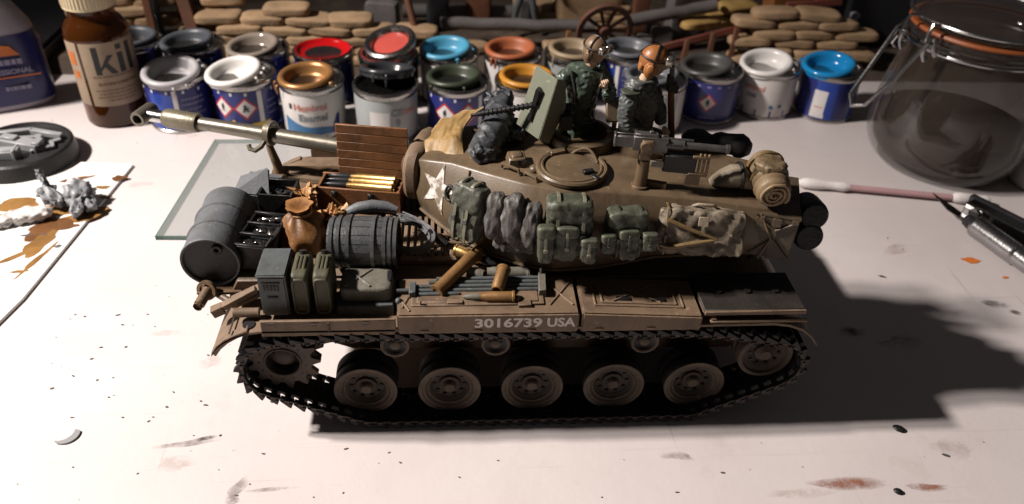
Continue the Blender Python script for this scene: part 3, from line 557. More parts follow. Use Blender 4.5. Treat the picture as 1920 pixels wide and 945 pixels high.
bx = MB(); bx.bb(-330, -229, 222, 330, 0, 13); tag(bx.build('dark_infill', 'black', bevel=2, seg=2), 'flat black case added for the dark gap behind the two bottles', 'case')  # low black box added to keep the gap between the bottles dark

# ------------------------------------------------------------------ black base with grey model parts
rb = MB(); rb.lathe([(1e-3, 0), (21, 0), (22.0, .5), (20.8, 7.2), (19.9, 8.0), (18.8, 8.0), (18.2, 7.0), (1e-3, 6.8)], 56)
tag(rb.build('round_base', 'base_black', loc=(-204.5, 150, 0)), 'round black display base with a raised rim at left', 'model base')
def part_on_base(label, boxes, x, y, rz):
    o = MB()
    for c, s_, r_ in boxes: o.box([q * 1.2 for q in c], [q * 1.2 for q in s_], rz=r_)
    tag(o.build('model_part', 'plastic_grey', bevel=.35, loc=(x, y, 6.85), rz=rz), label, 'model part', 'loose grey parts on the black base')
part_on_base('grey plastic frame part lying at the back of the black base', [((-7, 0, 1.4), (14, 2.2, 2), 14), ((5, -.5, 1.4), (13, 2.2, 2), -18), ((-1, -4, 1), (12, 2, 2), 10), ((4, -4.6, 1.2), (2, 5, 2.2), 20)], -202, 158.5, 0)
part_on_base('broad flat grey plastic slab part lying on the black base', [((0, 0, 1.4), (16, 5, 2.8), 0), ((7, .3, 2.9), (3, 4, 1.4), 12), ((-4, 0, 3.3), (6, 3, 1), 0)], -203, 149, -18)
part_on_base('small grey crank shaped part at the right of the black base', [((0, 0, .8), (7, 1.6, 1.4), 0), ((3.6, 1.8, .8), (1.6, 5, 1.4), 0), ((5, 4, .8), (3.6, 1.6, 1.4), 0)], -193.5, 145.5, 26)
part_on_base('pale grey cylinder like part at the front of the black base', [((0, 0, 1.5), (10, 4.4, 3), 0), ((0, 0, 1.5), (10.6, 3, 4), 0), ((4, 0, 1.5), (1.2, 5, 4.6), 0)], -206, 140, 4)

# ------------------------------------------------------------------ palette tile with paint, glass sheet
tile = thing('palette_tile', 'white glossy tile smeared with ochre paint, at the left edge', 'palette', (0, 0, 0))
MB().prism([(-189, 147.5), (-157.5, 144.5), (-166, 55), (-170, 36), (-262, 30), (-262, 120), (-215, 143)], .0, 1.1, 'z').build('slab', 'tile_white', tile, bevel=.2)
for i, (m, x, y, rx, ry, rz) in enumerate([('paint_ochre', -179, 108, 15, 4, 8), ('paint_ochre', -164, 105, 9, 3, 35), ('paint_brown', -176, 97, 8, 5, 60), ('paint_ochre', -173, 88, 3.5, 9, -10), ('paint_ochre', -170, 77, 1.2, 9, -16), ('paint_ochre', -178, 79, 1.0, 8, -44), ('paint_ochre', -173, 70, 3, .8, 10), ('paint_ochre', -184, 72, 2.6, .8, 10), ('paint_brown', -176, 132, 6, 1.8, 25), ('paint_ochre', -164, 126, 4, 1.4, 0), ('paint_brown', -160, 133, 2.6, 2, 20), ('paint_brown', -159.6, 118, 2.2, 1.2, 10), ('paint_ochre', -195, 112, 9, 5, 10), ('paint_brown', -168, 98, 4, 3, 0), ('speck_dark', -166, 85, 1.3, .8, 30), ('speck_dark', -180, 92, 2.2, .5, 10), ('speck_dark', -174, 92.5, 1.6, .4, 0)]):
    b_ = MB(); blob(b_, x, y, rx, ry, rz, .35, 20, i + 40, 1.14 + .006 * i); b_.build('paint_smear', m, tile, smooth=False)
def lump(name, label, m, pieces, cat='paint rag'):
    o = MB()
    for c, sz, r_, sd in pieces: o.soft((0, 0, 0), sz, 2.6, 9, sz[2] * .22, .35, sd, place(c, *r_), ridg=sz[2] * .25)
    return tag(o.build(name, m, ang=70), label, cat)
lump('putty_lump', 'crumpled slate grey rag lump on the palette tile', 'putty_grey', [((-168, 114, 5.5), (11, 12, 8), (20, 10, 20), 1), ((-166, 107, 4.5), (5, 12, 6), (10, 0, 10), 2), ((-163, 110, 3.6), (6, 10, 5), (0, 20, 40), 3), ((-181, 118, 8), (3.2, 4, 13), (-20, -25, 0), 4), ((-177, 111, 6), (13, 6, 7), (10, 20, -25), 5)])
lump('putty_lump', 'folded off white rag lying on the palette tile', 'putty_white', [((-182, 102, 3.6), (16, 8, 5), (8, 0, 18), 7), ((-190, 98, 3.2), (8, 6, 4), (0, 0, 30), 8), ((-172, 122, 4.5), (8, 6, 6), (0, 15, 40), 9)])
lump('paint_clump', 'black clump of wet paint at the left edge of the palette tile', 'black', [((-198, 92, 3.0), (12, 9, 4.2), (0, 0, 20), 11)], 'clump')
gs = thing('glass_sheet', 'clear glass sheet with greenish edge lying under the gun barrel', 'glass sheet')
G_ = [(-133, 90), (-46, 88), (-42, 166), (-128.5, 165.5)]
d = MB(); d.add([(x, y, 1.7) for x, y in G_], [(0, 1, 2, 3)]); d.build('pane', 'glass_sheet', gs, smooth=False)
for i in range(4):
    (x0, y0), (x1, y1) = G_[i], G_[(i + 1) % 4]; d = MB(); d.add([(x0, y0, .1), (x1, y1, .1), (x1, y1, 1.72), (x0, y0, 1.72)], [(0, 1, 2, 3)]); q = d.build('cut_edge', 'glass_edge', gs, smooth=False); m_ = q.modifiers.new('t', 'SOLIDIFY'); m_.thickness = .5 * S


# ------------------------------------------------------------------ clip top jar
jr = thing('clip_top_jar', 'glass clip top jar with orange rubber seal and wire bail', 'jar', (202, 151, 0))
MB().lathe([(1e-3, 1.6), (18, 1.2), (23, 0), (27, 1.2), (31, 5), (33.8, 11), (34.5, 17), (34, 25), (32.4, 36), (30.4, 46), (29, 53), (28.4, 57), (29.4, 58.5), (30.2, 60.5), (29.6, 62.5), (27.6, 62.8), (26.4, 58), (27, 53), (29.5, 42), (31.6, 27), (32.2, 17), (30.8, 9.5), (27, 4.6), (22, 3.2), (1e-3, 3.4)], 64).build('jar_body', 'jar_glass', jr)
MB().lathe([(1e-3, 3.8), (21.5, 3.6), (26.6, 5.0), (30.2, 9.8), (31.6, 17), (31.4, 21), (1e-3, 21)], 56).build('murky_contents', 'jar_murk', jr)
MB().lathe([(27.4, 63.2), (30.6, 63.2), (31.1, 64.0), (30.6, 64.9), (27.4, 64.9)], 64).build('rubber_seal', 'rubber_orange', jr)
MB().lathe([(1e-3, 74.5), (16, 74.2), (23, 72.8), (27.5, 70.2), (30.5, 68.4), (30.8, 66.4), (29.6, 65.4), (27, 65.4), (26, 66.5), (24, 69.2), (16, 71.4), (1e-3, 71.6)], 64).build('glass_lid', 'jar_glass', jr)
wr = MB(); hx, hy = -36.5, -22
wr.tube([(31.5 * math.cos(R(a)), 31.5 * math.sin(R(a)), 68.6) for a in range(0, 360, 8)], .8, 8, True)
wr.tube([(30.0 * math.cos(R(a)), 30.0 * math.sin(R(a)), 57.0) for a in range(0, 360, 8)], .8, 8, True)
MB.build(wr, 'wire_ring', 'steel', jr)
a0 = R(193); rad = Vector((math.cos(a0), math.sin(a0), 0)); tan = Vector((-math.sin(a0), math.cos(a0), 0))
def jp(o, t, z): q = rad * o + tan * t; return (q.x, q.y, z)
w2 = MB()
w2.tube([jp(32, -9, 57), jp(34.5, -9.5, 60), jp(36, -9, 65), jp(38, -9, 63), jp(47, -7.5, 47), jp(55, -5, 36), jp(57, 0, 33.5), jp(55, 5, 36), jp(47, 7.5, 47), jp(38, 9, 63), jp(36, 9, 65), jp(34.5, 9.5, 60), jp(32, 9, 57)], .95, 8)
w2.build('wire_lever', 'steel', jr)
w3 = MB()
for s_ in (-1, 1): w3.tube([jp(31.8, 6 * s_, 68.6), jp(35.5, 6.5 * s_, 69), jp(36.8, 7 * s_, 66), jp(36.4, 7 * s_, 57), jp(34.8, 7 * s_, 54.5), jp(33.5, 7 * s_, 56)], .8, 8); w3.cyl(jp(36.6, 4.5 * s_, 62), jp(36.6, 11 * s_, 62), .9, n=8)
w3.tube([jp(30, -11, 57), jp(34.6, -11.5, 58), jp(35.6, -11.5, 55), jp(33.6, -11.5, 53.4)], .8, 8)
w3.build('wire_bail', 'steel', jr)

# ------------------------------------------------------------------ swab, knives, white tub at the right edge
sw = thing('cotton_swab', 'cotton swab with pink stick lying right of the tank', 'cotton swab')
MB().cyl((131, 125.8, 2.4), (202, 112, 2.4), 1.35, n=12).build('stick', 'swab_stick', sw)
for a, b in (((126, 126.8, 2.6), (148, 122.5, 2.5)), ((189, 114.6, 2.5), (205, 111.4, 2.6))):
    d = MB(); A, B = Vector(a), Vector(b); n_ = 9
    d.tube([tuple(A.lerp(B, i / (n_ - 1))) for i in range(n_)], [.5] + [2.1 + .35 * math.sin(i * 1.1) for i in range(n_ - 2)] + [1.4], 12); d.build('cotton_tip', 'swab_cotton', sw)
kn = thing('craft_knife', 'craft knife with knurled aluminium collar at the right edge', 'knife')
K0, K1 = Vector((186.2, 91, 4.2)), Vector((203, 30, 4.2)); kd = (K1 - K0).normalized()
MB().cyl(tuple(K0 + kd * 22), tuple(K0 + kd * 120), 3.9, n=28).build('handle', 'knife_alu', kn)
d = MB(); M_, l_ = axis_m(tuple(K0), tuple(K0 + kd * 22)); pr = []
for i in range(28): pr.append((4.1 + .22 * (i % 2), 1 + i * .75))
d.lathe([(1e-3, 0), (3.2, 0), (3.9, .6)] + pr + [(3.9, 22), (1e-3, 22)], 36, M_); d.build('knurled_collar', 'knife_alu', kn)
d = MB(); d.cyl(tuple(K0 - kd * 4), tuple(K0 + kd * .5), 2.4, 3.2, n=20); d.build('chuck', 'dark_metal', kn)
d = MB(); nrm = Vector((-kd.y, kd.x, 0)); bl = [K0 - kd * 2 + nrm * 1.8, K0 - kd * 2 - nrm * 1.8, K0 - kd * 12 - nrm * 2.4, K0 - kd * 25 + nrm * 1.6, K0 - kd * 14 + nrm * 1.9]
d.add([(p.x, p.y, 4.0) for p in bl] + [(p.x, p.y, 4.35) for p in bl], [(0, 1, 2, 3, 4), (9, 8, 7, 6, 5)] + [(i, i + 5, (i + 1) % 5 + 5, (i + 1) % 5) for i in range(5)]); d.build('blade', 'blade', kn)
kn = thing('utility_knife', 'flat dark steel knife lying beside the knurled craft knife', 'knife')
K0, K1 = Vector((190, 106, 5)), Vector((226, 42, 5)); kd = (K1 - K0).normalized(); nrm = Vector((-kd.y, kd.x, 0))
def kb(d, t0, t1, n0, n1, z0, z1):
    q = [K0 + kd * t0 + nrm * n0, K0 + kd * t1 + nrm * n0, K0 + kd * t1 + nrm * n1, K0 + kd * t0 + nrm * n1]
    d.add([(p.x, p.y, z0) for p in q] + [(p.x, p.y, z1) for p in q], [(0, 3, 2, 1), (4, 5, 6, 7), (0, 1, 5, 4), (1, 2, 6, 5), (2, 3, 7, 6), (3, 0, 4, 7)]); return d
kb(MB(), 2, 130, -4.2, 1.6, 0, 8).build('steel_body', 'blade', kn, bevel=.6)
kb(MB(), 0, 130, 1.7, 4.6, 0, 8.6).build('dark_spine', 'knife_dark', kn, bevel=.6)
d = MB(); d.cyl(tuple(K0 + kd * 7 + nrm * -4.4), tuple(K0 + kd * 7 + nrm * -5.0), 2.2, n=16); d.build('thumb_screw', 'dark_metal', kn)
tb_ = MB(); tb_.lathe([(1e-3, 0), (13, 0), (14, .8), (14.6, 20), (14.0, 21), (1e-3, 21)], 40); tag(tb_.build('white_tub', 'lid_white', loc=(241, 130, 0)), 'white plastic tub cut by the right edge beside the jar', 'tub')

# ------------------------------------------------------------------ diorama in the background
bag_me = []
for i in range(6):
    o = MB(); o.soft((0, 0, 0), (23.2 + i % 3 * .7, 13, 5.9), 5.0, 10, .45, .14, i + 3, ridg=.3)
    o.v = [(x, y * (1 - .10 * (abs(x) / 13) ** 4), z * (1 - .22 * min(1, abs(x) / 13) ** 5) * (1 - .2 * min(1, abs(y) / 6.5) ** 4)) for x, y, z in o.v]
    me = o.mesh(ang=80); me.materials.append(MATS['sandbag_yellow' if i == 5 else 'sandbag']); bag_me.append(me)
def bags(label, group, x0, y0, z0, rows, cols, w, h, rz=0, skip=(), var=5, dx=0, back=0.8):
    rr = random.Random(int(x0 * 10)); c, s_ = math.cos(R(rz)), math.sin(R(rz))
    for r_ in range(rows):
        for k in range(cols):
            if (r_, k) in skip: continue
            u = (k + (.5 if r_ % 2 else 0)) * w + rr.uniform(-1, 1); v = r_ * back + rr.uniform(-.8, .8)
            o = link('sandbag', bag_me[rr.randrange(5) if var == 5 else 5], None, (x0 + u * c - v * s_, y0 + u * s_ + v * c, z0 + r_ * h), rot=(rr.uniform(-6, 6), rr.uniform(-3, 3), rz + rr.uniform(-5, 5)))
            n_in = [q for q in range(cols) if (r_, q) not in skip]; pos = n_in.index(k); ordn = ('first', 'second', 'third', 'fourth', 'fifth')[pos]; rw = ('bottom', 'second', 'third', 'fourth', 'fifth', 'sixth', 'seventh', 'eighth', 'ninth')[r_]
            tag(o, 'sandbag ' + ((ordn + ' from left ') if cols > 1 else '') + ('in the ' + rw + ' row ' if rows > 1 else '') + label, 'sandbag', group)
bags('of the wall behind the red tin', 'sandbag wall behind the red tins', -142, 252, 5.5, 6, 5, 22.4, 4.9, -1, {(5, 0), (5, 2), (4, 4), (5, 4), (5, 3)})
bags('of the stack behind the brown bottle', 'sandbag stack behind the brown bottle', -210, 258, 6, 9, 2, 23, 5.0, 3)
bags('of the stack beside the leaning plank', 'sandbag stack between the posts', -154, 262, 6, 8, 1, 26, 5.0, 0)
bags('of the stack behind the azure tin', 'sandbag stack at right', 142, 252, 7, 6, 3, 22.8, 5.0, -4, {(5, 2)})
bags('of the yellow pile above the red rail', 'yellow sandbags', 116, 268, 21, 2, 2, 17, 6, 20, {(1, 0)}, 1)
bags('lying flat behind the rust orange tin', 'sandbags in the middle', -14, 262, 8, 1, 3, 27, 6, 4)
bags('of the far pile at top centre', 'sandbags far back', 25, 300, 9, 3, 3, 23, 5.0, -6)
def beam(name, label, m, p0, p1, r, cat='timber', sq=False, group=None):
    o = MB()
    if sq:
        M_, l = axis_m(p0, p1); o.box((0, 0, l / 2), (2 * r, 2 * r * .7, l), M_)
        return tag(o.build(name, m, bevel=.3), label, cat, group)
    n_ = 9; P0, P1 = Vector(p0), Vector(p1)
    o.tube([tuple(P0.lerp(P1, i / (n_ - 1)) + Vector((0, noise.noise(Vector((i * .7, p0[0], 1))) * r * .3, noise.noise(Vector((i * .7, p0[0], 4))) * r * .3))) for i in range(n_)], [r * (1 + .1 * noise.noise(Vector((i * 1.3, 2, p0[1])))) for i in range(n_)], 14)
    return tag(o.build(name, m, ang=60), label, cat, group)
beam('wooden_post', 'reddish brown upright post beside the tall sandbag stack at left', 'timber', (-176.5, 252, 5), (-178, 257, 62), 2.0, 'post', True)
beam('dark_rod', 'glossy black rod standing beside the reddish post at left', 'black_shine', (-171.5, 250, 5), (-173.5, 254, 62), 1.9, 'rod')
beam('leaning_plank', 'broad brown plank leaning against the sandbags at left', 'timber', (-153.5, 249, 6), (-163, 262, 48), 3.1, 'plank', True)
beam('leaning_pole', 'brown pole leaning right of the salmon tin', 'timber', (-37, 247, 5), (-48, 262, 46), 1.9, 'pole')
beam('grey_log', 'long grey log lying behind the sky blue tin', 'timber_grey', (-28, 270, 18), (57, 266, 19), 3.3, 'log')
beam('grey_log', 'thick grey log sloping up right of the wagon wheel', 'timber_grey', (74, 262, 23.5), (124, 268, 31), 3.4, 'log')
beam('grey_log', 'dark grey log behind the sandbags at the top centre', 'timber_grey', (-50, 300, 14), (60, 305, 12), 4, 'log')
beam('red_rail', 'red brown rail sloping up behind the ash grey tin', 'timber_red', (92, 250, 13.5), (160, 262, 26.5), 1.7, 'rail', True)
beam('red_rail', 'short red brown rail on top of the right sandbag stack', 'timber_red', (160, 259, 34.5), (192, 262, 36), 1.7, 'rail', True)
beam('red_post', 'red brown post rising from the right sandbag stack', 'timber_red', (180, 264, 33), (184, 270, 62), 2.3, 'post', True)
for i, (x, y, h) in enumerate(((104, 246, 14), (118, 247, 18), (131, 249, 20), (40, 252, 16))):
    beam('short_stake', 'short brown stake ' + (('leftmost', 'middle one', 'rightmost')[i] + ' of three under the red rail' if i < 3 else 'standing between the rust orange and tan tins'), 'timber' if i < 3 else 'timber_orange', (x, y, 5), (x + 1, y + 1, 5 + h), 1.4, 'stake', True, 'stakes under the red rail' if i < 3 else None)
ob = MB(); ob.bb(158, 178, 272, 288, 6, 62); tag(ob.build('orange_box', 'timber_orange', bevel=.5), 'tall orange brown wooden box behind the right sandbag stack', 'box')
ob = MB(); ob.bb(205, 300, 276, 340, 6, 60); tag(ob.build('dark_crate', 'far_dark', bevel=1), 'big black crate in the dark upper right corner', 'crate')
ob = MB(); ob.soft((0, 0, 0), (6, 5, 5), 2.5, 6, .8, .3, 4); tag(ob.build('pale_stone', 'plastic_grey', loc=(205, 268, 26)), 'small pale grey stone in the dark upper right corner', 'stone')
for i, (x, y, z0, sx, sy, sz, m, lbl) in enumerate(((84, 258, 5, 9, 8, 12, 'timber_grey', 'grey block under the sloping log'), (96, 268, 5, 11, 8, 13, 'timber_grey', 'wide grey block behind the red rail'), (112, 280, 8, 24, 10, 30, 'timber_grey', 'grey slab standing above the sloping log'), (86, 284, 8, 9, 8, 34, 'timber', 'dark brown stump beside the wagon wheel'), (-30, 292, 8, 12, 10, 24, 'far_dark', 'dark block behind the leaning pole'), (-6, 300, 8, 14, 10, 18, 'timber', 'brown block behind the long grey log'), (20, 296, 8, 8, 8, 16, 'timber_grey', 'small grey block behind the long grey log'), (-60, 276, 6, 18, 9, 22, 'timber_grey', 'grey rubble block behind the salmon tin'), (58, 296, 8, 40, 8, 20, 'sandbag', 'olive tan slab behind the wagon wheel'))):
    o = MB(); o.soft((0, 0, sz / 2), (sx, sy, sz), 9, 6, .5, .15, i); tag(o.build('rubble_block', m, loc=(x, y, z0), rz=i * 13 % 30 - 12), lbl + ' in the diorama', 'block')
ww = thing('wagon_wheel', 'brown wooden wagon wheel leaning behind the standing crewman', 'wheel', (60.3, 253, 21.4), rot=(-78, 0, 6))
d = MB(); d.lathe([(12.6, -1.2), (15.6, -1.2), (15.6, 1.2), (12.6, 1.2), (12.6, -1.2)], 40); d.build('rim', 'wheel_wood', ww, bevel=.2)
d = MB(); d.lathe([(1e-3, -2.4), (2.6, -2.4), (3.2, 0), (2.6, 2.4), (1e-3, 2.4)], 20); d.build('hub', 'wheel_wood', ww)
for i in range(10): a = i * 36; d = MB(); d.box((7.8, 0, 0), (10.6, 1.7, 1.3)); d.build('spoke', 'wheel_wood', ww, rz=a)

# ------------------------------------------------------------------ the model tank (origin on the table below the middle road wheel's outer face)
tank = thing('model_tank', 'brown scale model tank loaded with stowage, number 3016739 on its fender', 'model tank')
h = MB()
h.prism([(-81, 40.8), (-84, 35), (-82, 29), (-66, 21), (-52, 15), (60, 13), (73, 18), (79, 27), (70, 37), (54, 40.8)], 13, 75)
h.bb(-80, 54, 13.6, 17.2, 30, 40.7); h.bb(-80, 54, 70.8, 74.4, 30, 40.7)
hull = h.build('hull', 'olive', tank, bevel=.35)
d = MB(); d.cyl((7, 40, 40), (7, 40, 44.6), 23.5, n=56); d.build('turret_ring', 'olive', hull)
# engine deck grille: frame with louvre slats
d = MB(); d.bb(-42, -8, 20.5, 66, 40.6, 41.15); g = d.build('grille_bed', 'black', hull)
def slat_row(x0, x1, y0, y1, n):
    w = (x1 - x0) / n
    me = MB(); me.box((0, 0, 0), (w * .56, y1 - y0, 1.1), ry=-10); me = me.mesh(bevel=.12); me.materials.append(MATS['olive_dust'])
    for i in range(n): link('grille_slat', me, hull, (x0 + (i + .5) * w, (y0 + y1) / 2, 41.7))
slat_row(-41, -23.5, 21.5, 42, 9); slat_row(-41, -23.5, 45, 65, 9)
d = MB(); d.bb(-42.6, -41.2, 20, 66, 41, 42.6); d.bb(-23.4, -21.4, 20, 66, 41, 42.6); d.bb(-42.6, -21.4, 42.2, 44.8, 41, 42.5); d.bb(-42.6, -21.4, 19.2, 21.3, 41, 42.5); d.build('grille_frame', 'olive_dust', hull, bevel=.2)
d = MB(); d.bb(-21, -12, 17, 40, 41, 41.8); d.bb(-80, -44, 18, 70, 40.9, 41.7); d.bb(-62, -60.5, 18, 70, 41.2, 42.2); d.build('deck_panel', 'olive_dust', hull, bevel=.2)
for y in (24, 31, 38): d = MB(); d.box((-16.5, y, 42.1), (2.2, 1.4, .9)); d.cyl((-16.5, y - 1, 42.3), (-16.5, y + 1, 42.3), .5, n=8); d.build('deck_hinge', 'olive_dust', hull, bevel=.1)
d = MB(); d.tube([(-29, 28, 43), (-26, 30, 43.4), (-20, 30.5, 43.2), (-18, 29.5, 42.6)], .55, 8); d.tube([(-30, 25.6, 43), (-25, 26.5, 43.3), (-19.4, 26.8, 42.8)], .5, 8); d.build('deck_grab_bar', 'olive_dust', hull)

def fender(name, y0, y1, out):
    """out = y of the outer edge"""
    f = MB()
    top = [(-85.8, 28.2), (-84.4, 30.5), (-82.2, 32.6), (-79.2, 34.4), (-75.6, 35.7), (-72, 36.2), (43, 36.2), (64, 36.4), (68.4, 35.7), (72.4, 34.1), (75.6, 31.4), (77.8, 28.4)]
    bot = [(x, z - .9) for x, z in top]
    f.prism(top + bot[::-1], y0, y1)
    fo = f.build(name, 'olive_dust', tank, bevel=.15)
    s = 1 if out < 20 else -1
    e = MB(); e.prism([(-85.7, 28.7), (-84.0, 31.3), (-81.6, 33.4), (-78.4, 35.2), (-75.4, 36.4), (-74.8, 35.2), (-78, 33.8), (-80.8, 32), (-83, 29.9), (-84.7, 27.4)], out, out + s * 2.4); e.bb(-71.8, -37.4, min(out, out + s * .9), max(out, out + s * .9), 34.2, 39.4)
    e.build('fender_lip', 'olive_dust', fo, bevel=.2)
    return fo
nf = fender('fender', -2, 16, -2); ff = fender('fender', 72, 89.5, 89.5)
def xpanel(mb, x0, x1, y0, y1, z, r=.28):
    mb.cyl((x0, y0, z), (x1, y1, z), r, n=6); mb.cyl((x0, y1, z), (x1, y0, z), r, n=6)
def storage(x0, x1, zl, zr, y0, y1, face):
    b = MB(); b.prism([(x0, 34.4), (x1, 34.4), (x1, zr), (x0, zl)], y0, y1)
    o = b.build('storage_box', 'olive_dust', tank, bevel=.45, seg=2)
    return o
s1 = storage(-37, 10.4, 41, 41, -2.3, 13.4, -2.3); s2 = storage(11.2, 43.6, 41, 39.2, -2.3, 13.4, -2.3)
d = MB(); d.bb(-33.5, 1.5, 1.2, 10.8, 40.9, 41.5); d.bb(-32, 0, 2.2, 9.8, 41.3, 41.75); d.build('raised_lid', 'olive_dust', s1, bevel=.25)
d = MB(); xpanel(d, 2.8, 9.0, 1.2, 10.5, 41.15); d.build('cross_rib', 'olive_dust', s1)
d = MB(); d.cyl((-35.8, .6, 41.1), (-34.4, 5, 41.1), .28, n=6); d.cyl((-33.8, -.6, 41.1), (-35.8, 3, 41.1), .28, n=6); d.build('cross_rib', 'olive_dust', s1)
d = MB()
for q, (a, b) in enumerate(((15.0, 39.0), (17.0, 37.2))):
    M_ = place((0, 0, 0)); i0 = 1.2 + q * 1.2
    for p0, p1 in (((a, i0), (b, i0)), ((b, i0), (b, 11.5 - i0 * .4)), ((a, i0), (a, 11.5 - i0 * .4))):
        zf = lambda x: 41 - (x - 11.2) * 1.8 / 32.4 + .12
        d.cyl((p0[0], p0[1], zf(p0[0])), (p1[0], p1[1], zf(p1[0])), .3, n=6)
xp = [(20, 3, 40.6), (31, 10.5, 40.1)]; d.cyl((20, 3, 40.66), (33, 11, 39.95), .28, n=6); d.cyl((20, 11, 40.66), (33, 3, 39.95), .28, n=6)
d.build('raised_rib', 'olive_dust', s2)
d = MB(); d.box((23, 4.2, 40.5), (3.6, 1.5, .5)); d.box((32.5, 4.2, 40.0), (3.6, 1.5, .5)); d.build('lid_slot', 'black', s2)
for x in (-30, -16, -2, 16, 30): d = MB(); d.box((x, -2.45, 35.5), (2.2, .35, .7)); d.build('box_clip', 'olive_dust', s1 if x < 11 else s2, bevel=.08)
vs, fs = text_data('3016739', 2.9, True); vs2, fs2 = text_data('USA', 2.9, True)
d = MB(); mx = max(v[0] for v in vs); k = 8.9 / mx; d.add([(-8.2 + v[0] * k, -2.36, 38.0 + v[1]) for v in vs], fs); k = 3.9 / max(v[0] for v in vs2); d.add([(5.6 + v[0] * k, -2.36, 38.0 + v[1]) for v in vs2], fs2)
d.build('number_lettering', 'stencil', s1)
# right fender: shelf box with lips
d = MB(); d.bb(44.4, 71.6, .6, 15.5, 36, 39.2); o = d.build('front_locker', 'olive', tank, bevel=.3)
d = MB(); d.bb(44.2, 72, -.6, 15.6, 39.3, 40.1); d.build('locker_lid', 'shade_painted_lid', o, bevel=.2)  # turret shadow put into the lid colour
d = MB(); d.bb(44.2, 72, -1.5, -.65, 38.9, 40.15); d.build('lid_lip', 'olive_dust', o, bevel=.15)
d = MB(); d.bb(46, 73, -1.9, -.9, 36.4, 37.2); d.build('fender_strip', 'olive_dust', o, bevel=.2)
for x in (50, 58, 66): d = MB(); d.cyl((x, 7, 40), (x, 7, 40.7), 1.0, n=12); d.build('locker_knob', 'shade_painted_lid', o)
# far side lockers
for x0, x1 in ((-60, -38), (-36, -6), (-4, 24), (26, 54)): d = MB(); d.bb(x0, x1, 75, 89, 35.6, 42.5); d.build('storage_box', 'olive', tank, bevel=.5, seg=2)
# rear plate furniture: towing pintle, hooks, drum shelf, tail parts
d = MB(); d.bb(-92, -80, 12, 44, 36.6, 37.6); d.bb(-83, -80, 12, 44, 30, 36.8); d.build('rear_shelf', 'olive', tank, bevel=.2)
d = MB(); d.cyl((-90.4, 8.0, 36.6), (-89.0, 12.8, 37.8), 1.45, n=16); d.lathe([(1e-3, 0), (1.2, 0), (1.3, .8)], 8, place((-90.5, 7.8, 36.5), 90, 0, -15)); d.build('towing_pintle', 'olive', tank)
d = MB(); d.lathe([(1.9, -.5), (2.8, -.5), (2.8, .5), (1.9, .5), (1.9, -.5)], 20, place((-89.2, 12.4, 38.0), 72, 0, -16)); d.build('towing_eye', 'olive', tank)
d = MB(); d.cyl((-90.8, 16, 36.5), (-82.5, 9.5, 36.2), 1.0, n=10); d.build('tow_bar', 'olive', tank)
d = MB(); d.box((-79.4, 7.6, 39.0), (11.5, 2.2, 1.6), ry=-24, rz=14); d.box((-77, 9.6, 38.6), (9, 5, 1.0), ry=-20, rz=14); d.box((-84.4, 6.4, 36.4), (3.2, 2.6, 2.6), rz=12, ry=-20); d.build('rear_bracket', 'olive_dust', tank, bevel=.15)
d = MB(); d.cyl((-79.5, 3.5, 37.9), (-73, 3.5, 37.9), 1.3, n=14); d.build('fender_tube', 'olive_dust', tank)
d = MB(); d.cyl((-75.4, .8, 35.9), (-75.4, .8, 36.25), 1.6, n=18); d.build('fender_hole', 'black', tank)
d = MB(); d.bb(-80.2, -79.9, -1.6, 12, 35.0, 35.5); d.build('fender_seam', 'wheel_dark', tank)
d = MB(); d.box((-54.5, -2.2, 37.5), (.4, .5, 3)); d.box((-58, -2.35, 38.4), (1.5, .3, .5)); d.box((-45, -2.35, 38.6), (1.5, .3, .5)); d.box((-69, -2.35, 38.8), (2, .3, .5)); d.build('fender_clip', 'wheel_dark', tank)
# travel lock
d = MB(); d.tube([(-78, 66.2, 41), (-78.6, 66.8, 46), (-80.2, 68, 51), (-80.6, 68.6, 54)], [1.7, 1.5, 1.2, 1.1], 10); d.tube([(-78, 66.2, 41.4), (-70, 64, 42), (-58, 61, 42)], [1.6, 1.5, 1.5], 8); d.box((-78, 66.2, 42.2), (5, 4, 2.2)); lk = d.build('travel_lock', 'olive', tank)
d = MB(); d.lathe([(3.1, -1), (4.0, -1), (4.0, 1), (3.1, 1), (3.1, -1)], 24, place((-79.6, 68.9, 56.0), 0, 90, -18)); d.tube([(-81, 66, 55), (-82, 64.6, 53.6), (-84, 64, 52.4), (-85.6, 64.4, 52.8), (-86, 65.2, 53.8)], .8, 8); d.build('lock_clamp', 'gun_brown', lk)

OUT = (0, -2.2 * S, 1.45 * S)
for o_ in (nf, s1, s2): o_.location = OUT
for o_ in tank.children:
    if o_.name.split('.')[0] in ('front_locker', 'fender_tube', 'fender_hole', 'fender_seam', 'fender_clip', 'rear_bracket'): o_.location = OUT
